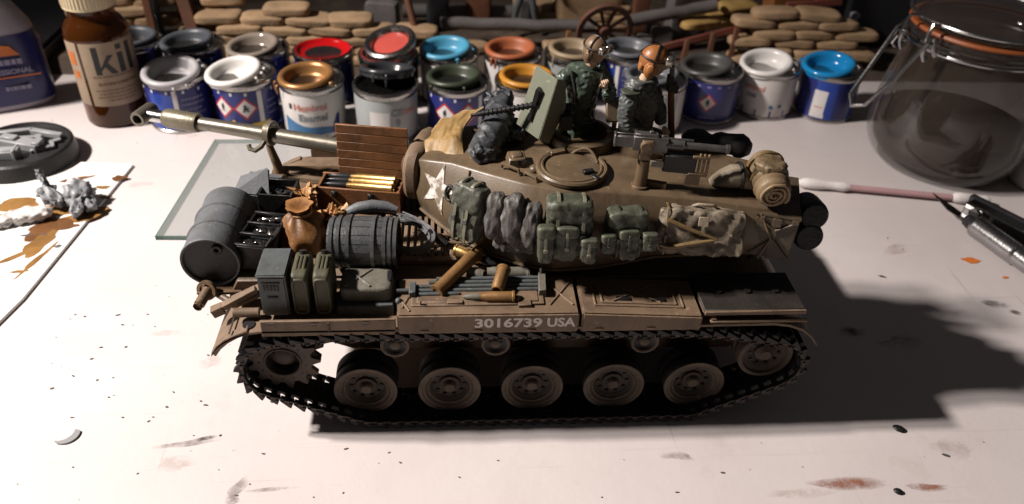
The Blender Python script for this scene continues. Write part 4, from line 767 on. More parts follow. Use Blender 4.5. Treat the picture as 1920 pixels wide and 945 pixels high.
# ---- running gear
def ylathe(prof, n, c): return (prof, n, place(c, -90, 0, 0))     # lathe axis along +y (z of the profile = depth into the tank)
def wheel_set(cx, cz, side):
    s = 1 if side == 'near' else -1; yb = 0 if s > 0 else 87.5
    def M(off=0): return Matrix.Translation((0, 0, 0)) @ Matrix(((1, 0, 0, 0), (0, 0, s, s * off), (0, 1, 0, 0), (0, 0, 0, 1)))
    w = link('road_wheel', None, tank, (cx, yb, cz)); w['kind'] = 'part'
    t = MB()
    for off in (0, 5.0): t.lathe([(7.9, .5), (8.6, 0), (8.85, .4), (8.9, 1.5), (8.9, 3.2), (8.6, 3.6), (7.9, 3.5)], 44, M(off))
    t.build('tyre', 'rubber', w)
    f = MB(); f.lathe([(5.7, 1.5), (5.9, .9), (6.2, .75), (6.5, 1.0), (6.8, .5), (7.1, .1), (7.7, .25), (7.9, -.05), (8.75, -.12), (8.9, .05)], 44, M()); f.build('rim_face', 'wheel_dust', w)
    r = MB()
    for off in (0, 5.0): r.lathe([(1e-3, 2.9), (3.2, 2.9), (5.0, 2.5), (5.7, 1.5), (6.4, 1.1), (7.9, .8), (7.9, 3.5), (5, 3.5), (1e-3, 3.5)], 44, M(off))
    r.cyl((0, s * 2, 0), (0, s * 13, 0), 3, n=16); r.build('disc', 'wheel_dark', w)
    b = MB()
    for i in range(10): a = i * math.pi / 5; b.cyl((4.3 * math.cos(a), s * 3.0, 4.3 * math.sin(a)), (4.3 * math.cos(a), s * 2.2, 4.3 * math.sin(a)), .55, n=8)
    b.build('wheel_bolts', 'black', w)
    hb = MB(); hb.lathe([(1e-3, .5), (1.4, .5), (1.8, .9), (1.9, 2.0), (2.7, 2.3), (2.8, 3.0)], 8, M()); hb.build('hub_cap', 'wheel_dust', w)
    return w
w0 = wheel_set(-47.4, 10.6, 'near')
for x in (-23.7, 0, 23.7, 47.4):
    c = copy_tree(w0, tank, (x, 0, 10.6)); c.rotation_euler.y = R(x * 3)
w1 = wheel_set(-47.4, 10.6, 'far')
for x in (-23.7, 0, 23.7, 47.4): copy_tree(w1, tank, (x, 87.5, 10.6))
def roller(x, z, y0, s):
    w = link('return_roller', None, tank, (x, y0, z)); M_ = Matrix(((1, 0, 0, 0), (0, 0, s, 0), (0, 1, 0, 0), (0, 0, 0, 1)))
    MB().lathe([(3.0, .6), (3.3, .1), (3.9, 0), (4.0, .3), (4.0, 4), (3.0, 4)], 32, M_).build('tyre', 'wheel_dust', w)
    MB().lathe([(1e-3, 1.4), (2.2, 1.4), (3.1, .8), (3.1, 3.9), (1e-3, 3.9)], 32, M_).build('disc', 'black', w)
    MB().lathe([(1e-3, .1), (1.1, .1), (1.5, .4), (1.8, 1.4), (1.8, 9), (1e-3, 9)], 12, M_).build('hub_cap', 'wheel_dust', w)
for x in (-38.6, -10.8, 31.3): roller(x, 25.7, 2, 1); roller(x, 25.7, 85.5, -1)
def sprocket(y0, s):
    w = link('drive_sprocket', None, tank, (-69, y0, 22.4))
    for k, off in enumerate((0, 6.0)):
        poly = []
        nt_ = 13
        for i in range(nt_):
            a = 2 * math.pi * i / nt_
            for da, r_ in ((-.17, 7.9), (-.04, 10.2), (.04, 10.2), (.17, 7.9)): poly.append((r_ * math.cos(a + da), r_ * math.sin(a + da)))
        inn = [(4.9 * math.cos(2 * math.pi * (i // 4) / nt_ + (-.17, -.04, .04, .17)[i % 4]), 4.9 * math.sin(2 * math.pi * (i // 4) / nt_ + (-.17, -.04, .04, .17)[i % 4])) for i in range(4 * nt_)]
        n4 = 4 * nt_; ya, yb = s * off, s * (off + 1.6)
        vs = [(x, ya, z) for x, z in poly] + [(x, ya, z) for x, z in inn] + [(x, yb, z) for x, z in poly] + [(x, yb, z) for x, z in inn]
        fs = []
        for i in range(n4): j = (i + 1) % n4; fs += [(i, j, n4 + j, n4 + i), (2 * n4 + i, 3 * n4 + i, 3 * n4 + j, 2 * n4 + j), (i, 2 * n4 + i, 2 * n4 + j, j), (n4 + i, n4 + j, 3 * n4 + j, 3 * n4 + i)]
        d = MB(); d.add(vs, fs); d.build('toothed_ring', 'wheel_rust', w, bevel=.1)
    M_ = Matrix(((1, 0, 0, 0), (0, 0, s, 0), (0, 1, 0, 0), (0, 0, 0, 1)))
    MB().lathe([(1e-3, 1.0), (1.8, 1.2), (2.9, 2.0), (3.1, 3.4), (4.5, 3.4), (4.6, -.3), (5.0, -.45), (5.2, .1)], 36, M_).build('hub_cup', 'wheel_dark', w)
    MB().cyl((0, s * 3.5, 0), (0, s * 13, 0), 5, n=24).build('hub_drum', 'wheel_dark', w)
    b = MB()
    for i in range(13): a = 2 * math.pi * (i + .5) / 13; b.cyl((6.5 * math.cos(a), -s * .05, 6.4 * math.sin(a)), (6.4 * math.cos(a), s * .3, 6.4 * math.sin(a)), .42, n=8)
    b.build('sprocket_bolts', 'black', w)
sprocket(.2, 1); sprocket(87.3, -1)
def idler(y0, s):
    w = link('idler_wheel', None, tank, (66.6, y0, 21.4)); M_ = Matrix(((1, 0, 0, 0), (0, 0, s, 0), (0, 1, 0, 0), (0, 0, 0, 1)))
    def M2(o): return Matrix.Translation((0, s * o, 0)) @ M_
    for o in (0, 5.0): MB().lathe([(6.4, 1.2), (6.8, .2), (7.6, 0), (8.0, .4), (8.0, 3.2), (6.4, 3.4), (6.4, 1.2)], 40, M2(o)).build('rim', 'wheel_dust', w)
    MB().lathe([(1e-3, 2.6), (3, 2.6), (4.6, 1.8), (5.2, 1.3), (6.5, 1.0), (6.5, 4), (1e-3, 4)], 40, M_).build('disc', 'wheel_dark', w)
    b = MB()
    for i in range(10): a = i * math.pi / 5; b.cyl((4.4 * math.cos(a), s * 2.4, 4.4 * math.sin(a)), (4.4 * math.cos(a), s * 1.5, 4.4 * math.sin(a)), .55, n=8)
    b.build('wheel_bolts', 'black', w)
    MB().lathe([(1e-3, .3), (1.5, .3), (2.0, .9), (2.8, 1.6), (2.9, 14), (1e-3, 14)], 10, M_).build('hub_cap', 'wheel_dust', w)
idler(0, 1); idler(87.5, -1)
# track: outline of the pin line around the wheels
def arc(cx, cz, r, a0, a1, n=14): return [(cx + r * math.cos(R(a0 + (a1 - a0) * i / n)), cz + r * math.sin(R(a0 + (a1 - a0) * i / n))) for i in range(n + 1)]
path = [(-47.4, 1.35), (-23.7, 1.2), (0, 1.2), (23.7, 1.2), (47.4, 1.35)] + arc(66.6, 21.4, 9.2, -47, 100) + [(54, 32.6), (45, 33.8), (31.3, 34.3), (10, 34.1), (-10.8, 34.3), (-25, 34.1), (-38.6, 34.3), (-56, 34.1)] + arc(-69, 22.4, 10.2, 78, 232)
path = [Vector((x, 0, z)) for x, z in path]; path.append(path[0])
L_ = [0]
for a, b in zip(path, path[1:]): L_.append(L_[-1] + (b - a).length)
NL = 87; pit = L_[-1] / NL
def at_len(s):
    s %= L_[-1]
    for i in range(len(L_) - 1):
        if L_[i] <= s <= L_[i + 1]: return path[i].lerp(path[i + 1], (s - L_[i]) / max(1e-6, L_[i + 1] - L_[i]))
lk_ = MB(); hp = pit / 2
T0, T1 = -4.3, 9.0
lk_.bb(-hp * .93, hp * .93, T0 + 2.6, T1 - 2.6, -.5, .5); lk_.bb(-hp * .42, hp * .42, T0 + 1.2, T0 + 2.6, -.45, .45); lk_.bb(-hp * .42, hp * .42, T1 - 2.6, T1 - 1.2, -.45, .45); lk_.bb(-hp * .96, hp * .96, T0, T0 + 1.2, -.6, .6); lk_.bb(-hp * .96, hp * .96, T1 - 1.2, T1, -.6, .6)
lk_.prism([(-hp * .95, -.4), (hp * .66, -1.9), (hp * 1.0, -2.0), (hp * .96, -.4)], T0 + 2.7, T1 - 2.7)     # chevron grouser on the ground side
for ya, yb in ((T0 - .25, T0 + 1.2), (T1 - 1.2, T1 + .25)): lk_.prism([(-hp * .95, -.4), (hp * .66, -1.9), (hp * 1.0, -2.0), (hp * .96, -.4)], ya, yb)
lk_.prism([(-hp * .6, .3), (hp * .95, .3), (hp * 1.05, .95)], T0 - .3, T0 + .3)
lk_.prism([(-.7, .3), (.7, .3), (.35, 2.4), (-.35, 2.4)], 3.55, 4.75)                                                   # guide horn
lk_.cyl((-hp, T0 + 2.7, 0), (-hp, T1 - 2.7, 0), .55, n=8)
link_me = lk_.mesh(bevel=.08); link_me.materials.append(MATS['track'])
con = MB(); con.bb(-.75, .75, -4.55, -4.2, -.45, .45); con_me = con.mesh(bevel=.1); con_me.materials.append(MATS['rust_edge'])
for ty in (0, 82.8):
    for i in range(NL):
        a, b = at_len((i - .5) * pit), at_len((i + .5) * pit); c = (a + b) / 2; t = (b - a).normalized()
        o = link('track_link', link_me, tank, (c.x, ty, c.z + .8 * (1 - min(1, max(0, (c.z - 5) / 20))))); o.rotation_euler = (0, -math.atan2(t.z, t.x), 0)
        if ty == 0: link('end_connector', con_me, o)

# ---- turret (its own frame: x towards the bustle, turned so the gun points over the far rear corner)
turret = link('turret', None, tank, (0, 43, 0), -18)
secs = [(-33.5, 46.6, 59.5, 7.4, 7.6, 52, 9.6), (-30, 44.8, 61.4, 9.8, 11.2, 51, 13.0), (-20, 44, 63.4, 12.2, 18.3, 51, 19.5), (-8, 44, 64.8, 17, 25, 51, 25.2), (4, 44, 65.7, 20.6, 28.4, 51.5, 28.2), (14, 44, 66, 21.2, 28.6, 52, 28.2), (26, 44.4, 66, 18.4, 24, 52.5, 23.8), (40, 46.6, 66, 15.8, 17.6, 54, 18.6), (54, 48, 65.6, 13.4, 13.8, 55, 15.6), (66, 49, 65.2, 12.2, 12.4, 55, 14.0), (68.5, 50, 64.6, 11.4, 11.4, 55, 13)]
def interp(a):
    for p, q in zip(secs, secs[1:]):
        if p[0] <= a <= q[0]:
            t = (a - p[0]) / (q[0] - p[0]); return [p[i] + (q[i] - p[i]) * t for i in range(7)]
rings = []
for i in range(46):
    a = -33.5 + 102 * i / 45; _, zb, zr, wr_, wb, zm, wm = interp(a)
    half = [(0, zb), (wb * .85, zb), (wb, zb + .7), (wb * .4 + wm * .6, zb + (zm - zb) * .55), (wm, zm), (wm * .55 + wr_ * .45, zm + (zr - zm) * .5), (wr_ + .35, zr - .5), (wr_, zr - .12), (wr_ - .7, zr), (wr_ * .5, zr + .25), (0, zr + .3)]
    rings.append([(a, -b, z) for b, z in half] + [(a, b, z) for b, z in half[-2:0:-1]])
d = MB(); d.loft(rings); shell = d.build('turret_shell', 'turret_paint', turret, ang=50)
d = MB(); pts = []
for i in range(24): a = -30 + 90 * i / 23; _, zb, zr, wr_, wb, zm, wm = interp(a); pts.append((a, -wb - .15, zb + .5))
d.tube(pts, .5, 8); d.build('rim_weld', 'turret_paint', turret)
# mantlet and gun
d = MB()
def shield_ring(a, k): return [(a, 11.5 * k * math.copysign(abs(math.cos(t)) ** .6, math.cos(t)), 54.3 + 8.0 * k * math.copysign(abs(math.sin(t)) ** .7, math.sin(t))) for t in [2 * math.pi * j / 32 for j in range(32)]]
d.loft([shield_ring(-31.5, .7), shield_ring(-34, .74), shield_ring(-36, .66), shield_ring(-37.6, .5), shield_ring(-38.6, .34)]); d.build('mantlet', 'turret_paint', turret)
d = MB(); d.loft([shield_ring(-30.6, .98), shield_ring(-31.6, 1.08), shield_ring(-34.0, 1.1), shield_ring(-35.2, 1.02), shield_ring(-35.2, .92), shield_ring(-33.2, .8), shield_ring(-30.6, .8)], caps=False); d.build('mantlet_flange', 'olive_dust', turret)
GZ = 55.4
d = MB(); M_ = place((-43, 0, GZ), 0, -90, 0)
d.lathe([(1e-3, -6), (3.3, -6), (3.0, 2), (2.8, 8), (2.6, 13), (2.4, 40), (2.1, 64), (2.1, 66)], 28, M_); d.build('gun_barrel', 'gun_steel', turret)
d = MB(); d.lathe([(1.6, 66), (3.0, 66), (3.15, 67), (3.15, 77), (2.7, 78.2), (1.9, 78.3), (1.9, 70)], 28, M_); d.build('fume_collar', 'gun_brown', turret)
d = MB(); d.lathe([(1.2, 78), (2.0, 78), (2.1, 84.2), (1.4, 84.4), (1.2, 80)], 24, M_); d.build('muzzle_tube', 'steel', turret)
d = MB(); d.lathe([(1.7, 0), (2.7, 0), (2.9, 1), (2.9, 10.4), (2.5, 11), (1.7, 11), (1.7, 0)], 24, place((-127 - 2.2, 0, GZ - 5.5), 0, 0, 0) @ place((0, 0, 0), 0, 0, 0)); 
d = MB(); d.lathe([(1.6, -4.2), (2.4, -4.2), (2.6, -3.6), (2.6, 3.6), (2.4, 4.2), (1.6, 4.2), (1.5, 3.4), (1.5, -3.4), (1.6, -4.2)], 28, place((-128.6, 0, GZ), 90, 0, 0)); d.build('muzzle_crosspiece', 'gun_steel', turret)
# star on the near cheek, lying on the shell
def cheek(a, t):
    """point on the near side wall at distance a along the turret, t from 0 (mid edge) to 1 (roof edge)"""
    _, zb, zr, wr_, wb, zm, wm = interp(a); return Vector((a, -(wm + (wr_ + .35 - wm) * t), zm + (zr - .5 - zm) * t))
d = MB(); c0 = cheek(-23, .42); e1 = (cheek(-19, .42) - cheek(-27, .42)).normalized(); e2 = (cheek(-23, .9) - cheek(-23, .1)).normalized(); nn = e1.cross(e2).normalized()
st = []
for i in range(10): r_ = 5.0 if i % 2 == 0 else 2.0; a = R(78 + 36 * i); st.append((r_ * math.cos(a), r_ * math.sin(a)))
vs = []; fs = []
N_ = 14
def star_r(ang):
    k = (ang % R(72)); k = min(k, R(72) - k); r0, r1 = 6.6, 2.6; x1, y1 = r1 * math.cos(R(36)), r1 * math.sin(R(36)); den = (x1 - r0) * math.sin(k) - y1 * math.cos(k); return (r0 * -y1) / den if abs(den) > 1e-9 else r0
nr, na = 6, 60; vs = [(0, 0)]
for i in range(1, nr + 1):
    for j in range(na): a = 2 * math.pi * j / na; r_ = star_r(a) * i / nr; vs.append((r_ * math.cos(a + R(78)), r_ * math.sin(a + R(78))))
fs = [(0, 1 + j, 1 + (j + 1) % na) for j in range(na)] + [(1 + i * na + j, 1 + (i + 1) * na + j, 1 + (i + 1) * na + (j + 1) % na, 1 + i * na + (j + 1) % na) for i in range(nr - 1) for j in range(na)]
P = []
for x, y in vs:
    a = -23 + x * .93; t = max(-.35, min(1.0, .42 + y / 11.0)); q = cheek(a, max(0, t)); n_ = Vector((-.35, -.85, .4)).normalized()
    if t < 0: q += Vector((0, .0, t * 10))
    P.append(tuple(q + n_ * .32))
d.add(P, fs); d.build('star_marking', 'star_white', turret, ang=80)
d = MB(); rp = cheek(-18.2, .45) + Vector((-.4, -.9, .4)); d.tube([tuple(rp + e1 * 1.5 * math.cos(R(k)) + e2 * 2.1 * math.sin(R(k)) + nn * .0) for k in range(0, 360, 24)], .42, 8, True); d.build('lifting_ring', 'black', turret)
d = MB(); d.tube([tuple(cheek(-13.4, t) + Vector((-.2, -.35, .15))) for t in (0, .3, .6, .9, 1.0)], .25, 6); d.build('weld_seam', 'turret_paint', turret)
# roof: loader's hatch, periscope, handles, cupola
HX, HY, HZ = 14.4, -11.2, 66.3
hz = MB(); hz.lathe([(9.4, 0), (9.9, .2), (10.0, 1.2), (9.6, 1.7), (8.9, 1.7), (8.6, 1.0), (8.6, 0)], 44, place((HX, HY, HZ))); hr = hz.build('hatch_ring', 'turret_paint', turret)
hz = MB(); hz.lathe([(1e-3, 1.5), (6.8, 1.4), (8.0, 1.0), (8.3, .2), (8.3, -.2)], 44, place((HX, HY, HZ))); hz.build('hatch_lid', 'turret_paint', turret)
hz = MB(); hz.tube([(HX + 8.2 * math.cos(R(a)), HY + 8.2 * math.sin(R(a)), HZ + 1.5) for a in range(150, 390, 10)], .45, 8); hz.build('hatch_bead', 'turret_paint', hr)
hz = MB(); hz.box((HX + 5.0, HY - 2.2, HZ + 1.9), (3.0, 1.6, 1.2), rz=30); hz.box((HX + 7.2, HY - 4.0, HZ + 1.6), (3.0, 1.4, .8), rz=-40); hz.build('hatch_latch', 'dark_metal', hr, bevel=.15)
hz = MB(); hz.box((HX - 5.4, HY + 6.4, HZ + 1.5), (4.4, 2.0, 1.3), rz=35); hz.cyl((HX - 8, HY + 5, HZ + 1.6), (HX - 3.6, HY + 8.6, HZ + 1.6), .7, n=10); hz.build('hatch_hinge', 'turret_paint', hr, bevel=.15)
hz = MB(); hz.tube([(HX + 8.2 * math.cos(R(a)), HY + 8.2 * math.sin(R(a)), HZ + .9 + 2.4 * math.sin(R((a - 40) * 3))) for a in range(40, 101, 6)], .4, 8); hz.build('hatch_handle', 'turret_paint', hr)
pz = MB(); pz.box((-1.4, -10.4, 66.8), (5.6, 6.0, 2.6), rz=22, taper=.84); pz.box((-1.4, -10.4, 68.2), (3.4, 3.6, 1.1), rz=22, taper=.8); pr_ = pz.build('periscope_housing', 'turret_paint', turret, bevel=.3)
pz = MB()
for k in (-1, 0, 1): pz.box((.1 + .2 * k, -13.0 - .1 * k + 1.0 * k * .1, 67.2), (.5, .3, 1.5), rz=22)
pz.box((1.4, -11.4, 67.0), (.3, 2.4, 1.4), rz=22); pz.build('periscope_slot', 'black', pr_)
pz = MB(); pz.tube([(-4.6, -14.2, 65.8), (-4.4, -14.6, 67.2), (.8, -16.8, 67.2), (1.0, -17, 66)], .45, 8); pz.tube([(2.4, -16.6, 66), (2.8, -17, 67), (6.2, -19.2, 67), (6.6, -19.4, 66)], .42, 8); pz.ell((4.6, -13.6, 66.4), (1.7, 1.7, 1.3), 12, 8); pz.build('roof_handle', 'turret_paint', turret)
pz = MB(); pz.box((-12, 4, 65.3), (14, .5, 1.0), rz=-8); pz.box((-2, 13, 66), (.5, 12, .8), rz=-8); pz.build('roof_rib', 'turret_paint', turret)
cz = MB(); cz.lathe([(6.6, 0), (9.4, 0), (9.8, 1), (9.4, 3.4), (8.6, 4.0), (7.4, 4.0), (6.8, 3.2), (6.6, 0)], 44, place((14, 7.2, 65.6))); cz.build('cupola_ring', 'turret_paint', turret)
cz = MB(); cz.lathe([(5.6, 0), (8.0, 0), (8.4, 1), (8.0, 3.6), (6.4, 4.0), (5.6, 3.4), (5.6, 0)], 40, place((31.5, 9.6, 65.4))); cz.build('cupola_ring', 'turret_paint', turret)
cz = MB(); cz.box((22.5, 10.5, 76.0), (6.0, 1.2, 7.2), rx=-28, rz=24); cz.box((22.5, 11.2, 72), (1.4, 1.4, 7)); cz.build('open_hatch_flap', 'turret_paint', turret, bevel=.4)
# machine gun pedestal and roof bracket
pd = MB(); pd.cyl((33.6, -13.0, 65.8), (33.6, -13.0, 74.5), 1.8, 1.6, n=16); pd.cyl((33.6, -13, 65.8), (33.6, -13, 66.8), 2.4, n=16); pd.box((37.5, -12.0, 66.9), (6, 1.6, 1.6)); pd.build('gun_pedestal', 'olive', turret, bevel=.1)
# bustle stowage frame, rear cans
bz = MB(); bz.box((70.4, -2.4, 57), (11.4, 22, 13.4)); bb_ = bz.build('bustle_box', 'box_brown', turret, bevel=.5, seg=2)
bz = MB(); bz.box((70.4, -13.55, 57), (1.3, .4, 13.5)); bz.tube([(65.4, -13.6, 62.8), (70.4, -13.9, 59.6), (75.6, -13.6, 62.8)], .35, 6); bz.tube([(65.2, -13.6, 51), (70.4, -13.8, 57), (75.6, -13.6, 51)], .3, 6); bz.box((70.4, -13.9, 62.2), (2.2, .8, 2.2)); bz.box((66.6, -13.7, 62.6), (1.0, .6, 1.8)); bz.box((75.0, -13.7, 63), (1.6, .6, 1.2)); bz.box((70.4, -2.4, 63.8), (11.8, 22.4, .6)); bz.build('box_straps', 'box_brown', bb_)
for b_, z_ in ((-3.2, 61.2), (-4.8, 55.4)):
    cz = MB(); cz.lathe([(1e-3, -5), (3.3, -5), (3.8, -4.4), (4.0, -3), (4.0, 3), (3.8, 4.4), (3.3, 5), (1e-3, 5)], 32, place((79.4, b_, z_), 78, 0, 12)); cz.build('stowed_canister', 'dark_metal', turret)
bz = MB(); bz.tube([(66, -13.5, 64), (70, -14.2, 57), (68, -13.6, 50)], .35, 6); bz.build('bustle_rail', 'olive', turret)
# rods and clamps on the near storage box
for i, (y, x0, x1, dz) in enumerate(((3.0, -31.5, -21, 0), (4.6, -32, 0.5, 0), (6.2, -32.4, 1.0, .1), (7.8, -29, 1.3, .1), (9.4, -27, 1.6, .1), (4.6, -37.5, -33, 0))):
    d = MB(); d.cyl((x0, y, 43.3 + dz), (x1, y + .25, 43.3 + dz), .58, n=10); d.build('cleaning_rod', 'can_grey', tank)
d = MB(); d.box((-33.2, 4.6, 43.6), (1.8, 4.6, 2.2)); d.build('rod_clamp', 'can_grey', tank, bevel=.2)
d = MB(); d.box((1.4, 6.4, 43.6), (2.0, 8, 2.6), rz=-4); d.cyl((1.4, 9.8, 44), (1.3, 9.9, 46.4), .4, n=8); d.build('rod_clamp', 'can_tan', tank, bevel=.2)
d = MB(); d.box((-22.0, .0, 43.0), (4.0, 1.5, 1.0), rz=-3); d.box((-31, -.6, 42.8), (.5, .5, 3)); d.ell((-5.5, .4, 43.4), (.8, .6, 1.2), 8, 6); d.box((-3.8, -.6, 42.8), (3.4, 2.6, 1.2)); d.build('box_catch', 'olive_dust', tank, bevel=.15)
# things at the front right of the hull seen in shadow
d = MB(); d.box((62, 30, 43), (5, 8, 9), taper=.8); d.cyl((66, 26, 42), (66, 26, 49), 1.2, n=10); d.tube([(64, 22, 40), (68, 22, 46), (68, 34, 46), (64, 34, 40)], .7, 8); d.build('headlamp_guard', 'olive', tank, bevel=.2)

# ------------------------------------------------------------------ stowage: separate things resting on the tank
ABS = {}
_build0 = MB.build
def _build(s, name, material, parent=None, **k):
    if parent is not None and parent.name in ABS:
        o = ABS[parent.name]; s.v = [(x - o[0], y - o[1], z - o[2]) for x, y, z in s.v]
    return _build0(s, name, material, parent, **k)
MB.build = _build
def athing(name, label, cat, base, group=None):
    """thing whose parts are written in table coordinates; the Empty stands at its base"""
    t = thing(name, label, cat, base, 0, group); ABS[t.name] = base; return t
C18, S18 = math.cos(R(18)), math.sin(R(18))
def tw(a, b, z=0): return (C18 * a + S18 * b, 43 - S18 * a + C18 * b, z)

# oil drum on the rear shelf
t = athing('oil_drum', 'grey oil drum lying crosswise on the tank rear at left', 'drum', (-87.5, 28, 37.6))
M_ = place((-87.5, 14.5, 45.6), -90, 0, 0)
d = MB(); d.lathe([(7.0, 1.2), (7.2, .2), (7.7, 0), (7.9, .5), (7.75, 1.2), (7.75, 8.2), (8.25, 8.6), (8.25, 9.2), (7.75, 9.6), (7.75, 17), (8.25, 17.4), (8.25, 18), (7.75, 18.4), (7.75, 25.6), (7.9, 26.4), (7.2, 26.8), (1e-3, 26.4)], 48, M_); d.build('drum_shell', 'drum_grey', t)
d = MB(); d.lathe([(1e-3, 1.0), (7.1, 1.0)], 48, M_); d.build('drum_end', 'black', t)
d = MB(); d.lathe([(.7, .9), (1.4, .9), (1.5, .4), (1.2, .2), (.7, .3)], 20, place((-85.2, 14.5, 49.6), -90, 0, 0)); d.build('bung', 'black', t)
t = athing('grey_box', 'plain grey metal box with raised lid behind the oil drum', 'box', (-80, 49, 41.7))
d = MB(); d.box((-80.5, 50, 45.6), (11, 11, 7.8), rz=-14); d.build('box_body', 'drum_grey', t, bevel=.3)
d = MB(); d.add([(-87, 44, 49.6), (-76.2, 42.0, 49.6), (-76.6, 47, 56.2), (-86, 51, 51.0)], [(0, 1, 2), (0, 2, 3)]); d.add([(-87, 44, 49.0), (-76.2, 42.0, 49.0), (-76.2, 47, 55.6), (-86, 51, 50.4)], [(2, 1, 0), (3, 2, 0)]); d.build('box_lid', 'drum_grey', t, smooth=False)
def tray(name, label, base, rz, sx, sy, hgt, rows, tilt=0):
    t = thing(name, label, 'parts tray', base, rot=(0, 0, rz))
    d = MB(); d.bb(-sx / 2, sx / 2, -sy / 2, sy / 2, 0, .8); w = .7
    d.bb(-sx / 2, sx / 2, -sy / 2, -sy / 2 + w, 0, hgt); d.bb(-sx / 2, sx / 2, sy / 2 - w, sy / 2, 0, hgt); d.bb(-sx / 2, -sx / 2 + w, -sy / 2, sy / 2, 0, hgt); d.bb(sx / 2 - w, sx / 2, -sy / 2, sy / 2, 0, hgt)
    if rows == 1: d.bb(-sx / 2, sx / 2, -sy / 2, sy / 2, 0, hgt - 2.2)
    d.build('tray_body', 'black', t, bevel=.2)
    rr = random.Random(int(base[0])); z0 = hgt - 2 if rows == 1 else hgt - 1.0
    if rows > 1:
        d = MB(); d.bb(-sx / 2 + .5, sx / 2 - .5, -sy / 2 + .5, sy / 2 - .5, 0, hgt - 1.6); d.build('tray_filling', 'black', t)
        for r_ in range(rows + 1):
            d = MB(); y = -sy / 2 + .6 + (sy - 1.2) * r_ / rows; d.box((0, y, hgt), (sx * .98, .8, .9)); d.build('tray_divider', 'dark_metal', t, bevel=.1)
    d = MB()
    for r_ in range(rows):
        for k in range(8 if rows > 1 else 7):
            x = -sx / 2 + 1.4 + rr.uniform(0, sx - 2.8); y = -sy / 2 + (sy * (r_ + .5) / rows) + rr.uniform(-.9, .9) * (1 if rows > 1 else 2.2)
            if rr.random() < .6: a = rr.uniform(0, 6.3); l = rr.uniform(2.0, 4.6); d.cyl((x - math.cos(a) * l * .5, y - math.sin(a) * l * .5, z0 + .2), (x + math.cos(a) * l * .5, y + math.sin(a) * l * .5, z0 + rr.uniform(.2, 1)), rr.uniform(.35, .7), n=7)
            else: d.box((x, y, z0 + .4), (rr.uniform(1, 2), rr.uniform(.8, 1.6), rr.uniform(.6, 1.4)), rz=rr.uniform(0, 90))
    kind(d.build('metal_bits', 'steel' if rows > 1 else 'dark_metal', t, bevel=.08), 'stuff')
    return t
tray('parts_tray', 'black tray holding dark tools behind the brown sack', (-73.6, 44, 42), -6, 10, 9.5, 9.5, 1)
tray('parts_crate', 'black crate with three rows of shiny metal bits beside the drum', (-75.6, 24.5, 42), -12, 9.5, 17, 7.6, 3)
t = athing('brown_sack', 'tied rust brown sack slumped on the engine deck', 'sack', (-63.5, 27, 41.7))
d = MB(); rings = []
prof = [(0, 0), (5.2, .2), (6.4, 1.4), (6.9, 2.8), (7.0, 4.2), (6.8, 5.6), (6.2, 7.0), (5.4, 8.2), (4.4, 9.2), (3.3, 10.0), (2.4, 10.6), (2.5, 11.3), (3.1, 12.2), (3.7, 13.0), (2.0, 12.6), (.1, 12.2)]
d2 = []
for r_, z in prof:
    d2.append([(-63.5 + (r_ * (1 + (.03 + .004 * z) * math.sin(7 * a + z * .5) + .30 * noise.noise(Vector((math.cos(a) * 1.6, math.sin(a) * 1.6, z * .22))) - .16 * abs(noise.noise(Vector((math.cos(a) * 3, math.sin(a) * 3, z * .5))))) + .01) * math.cos(a) - z * .14, 27 + (r_ * (1 + (.03 + .004 * z) * math.sin(7 * a + z * .5) + .30 * noise.noise(Vector((math.cos(a) * 1.6, math.sin(a) * 1.6, z * .22)))) + .01) * math.sin(a) + z * .2, 41.7 + z) for a in [2 * math.pi * i / 48 for i in range(48)]])
d.loft(d2); d.build('sack_bag', 'sack', t, ang=80)
d = MB(); d.tube([(-63.5 - 1.25 + 2.7 * math.cos(R(a)), 29 + 2.7 * math.sin(R(a)), 52.5) for a in range(0, 360, 20)], .45, 6, True); d.build('sack_tie', 'rag_orange', t)
def crumple(label, c, sz, rz, seed, m='rag_orange'):
    d = MB(); d.soft((0, 0, 0), sz, 2.4, 9, sz[2] * .30, .5, seed, ridg=sz[2] * .34); tag(d.build('crumpled_cloth', m, ang=50, loc=c, rz=rz), label, 'cloth')
crumple('crumpled orange brown cloth between the black tray and the wooden crate', (-65.6, 42.0, 47.2), (6.6, 9, 11), 20, 3)
crumple('crumpled orange brown cloth in front of the wooden crate', (-56.4, 33.0, 46.8), (8.6, 7, 10), -30, 9)
# wooden ammunition crate with open lid and shells
cx0, cx1, cy0, cy1 = -65, -38.4, 44.5, 58.5
CM = place((-52, 50.5, 42), 0, 0, -10)
t = thing('ammunition_crate', 'open wooden ammunition crate with plank lid upright, on the engine deck', 'crate', (-50.0, 48.2, 43.2), -9)
d = MB(); d.bb(-12.8, 12.8, -4.6, -3.9, 0, 7.2); d.build('crate_side', 'wood_crate', t, bevel=.12)
d = MB(); d.bb(-12.8, 12.8, 3.9, 4.6, 0, 7.2); d.build('crate_side', 'wood_crate', t, bevel=.12)
for s_ in (-1, 1): d = MB(); d.bb(12.05 * s_ - .4, 12.05 * s_ + .4, -3.85, 3.85, 0, 7.1); d.build('crate_end', 'wood_crate', t, bevel=.12)
d = MB(); d.bb(-11.6, 11.6, -3.8, 3.8, 0, 3.4); d.build('crate_floor', 'wood_crate', t)
lidm = place((3.0, 4.0, 7.0), -2, 0, 0)
for i in range(6): d = MB(); d.box((0, .5, 1.5 + i * 2.78), (21.6, .9, 2.66), lidm); d.build('lid_plank', 'wood_crate', t, bevel=.12)
d = MB()
for x in (-9.5, 9.5): d.box((x, 1.2, 8.4), (1.6, .6, 16), lidm)
d.build('lid_batten', 'wood_crate', t, bevel=.12)
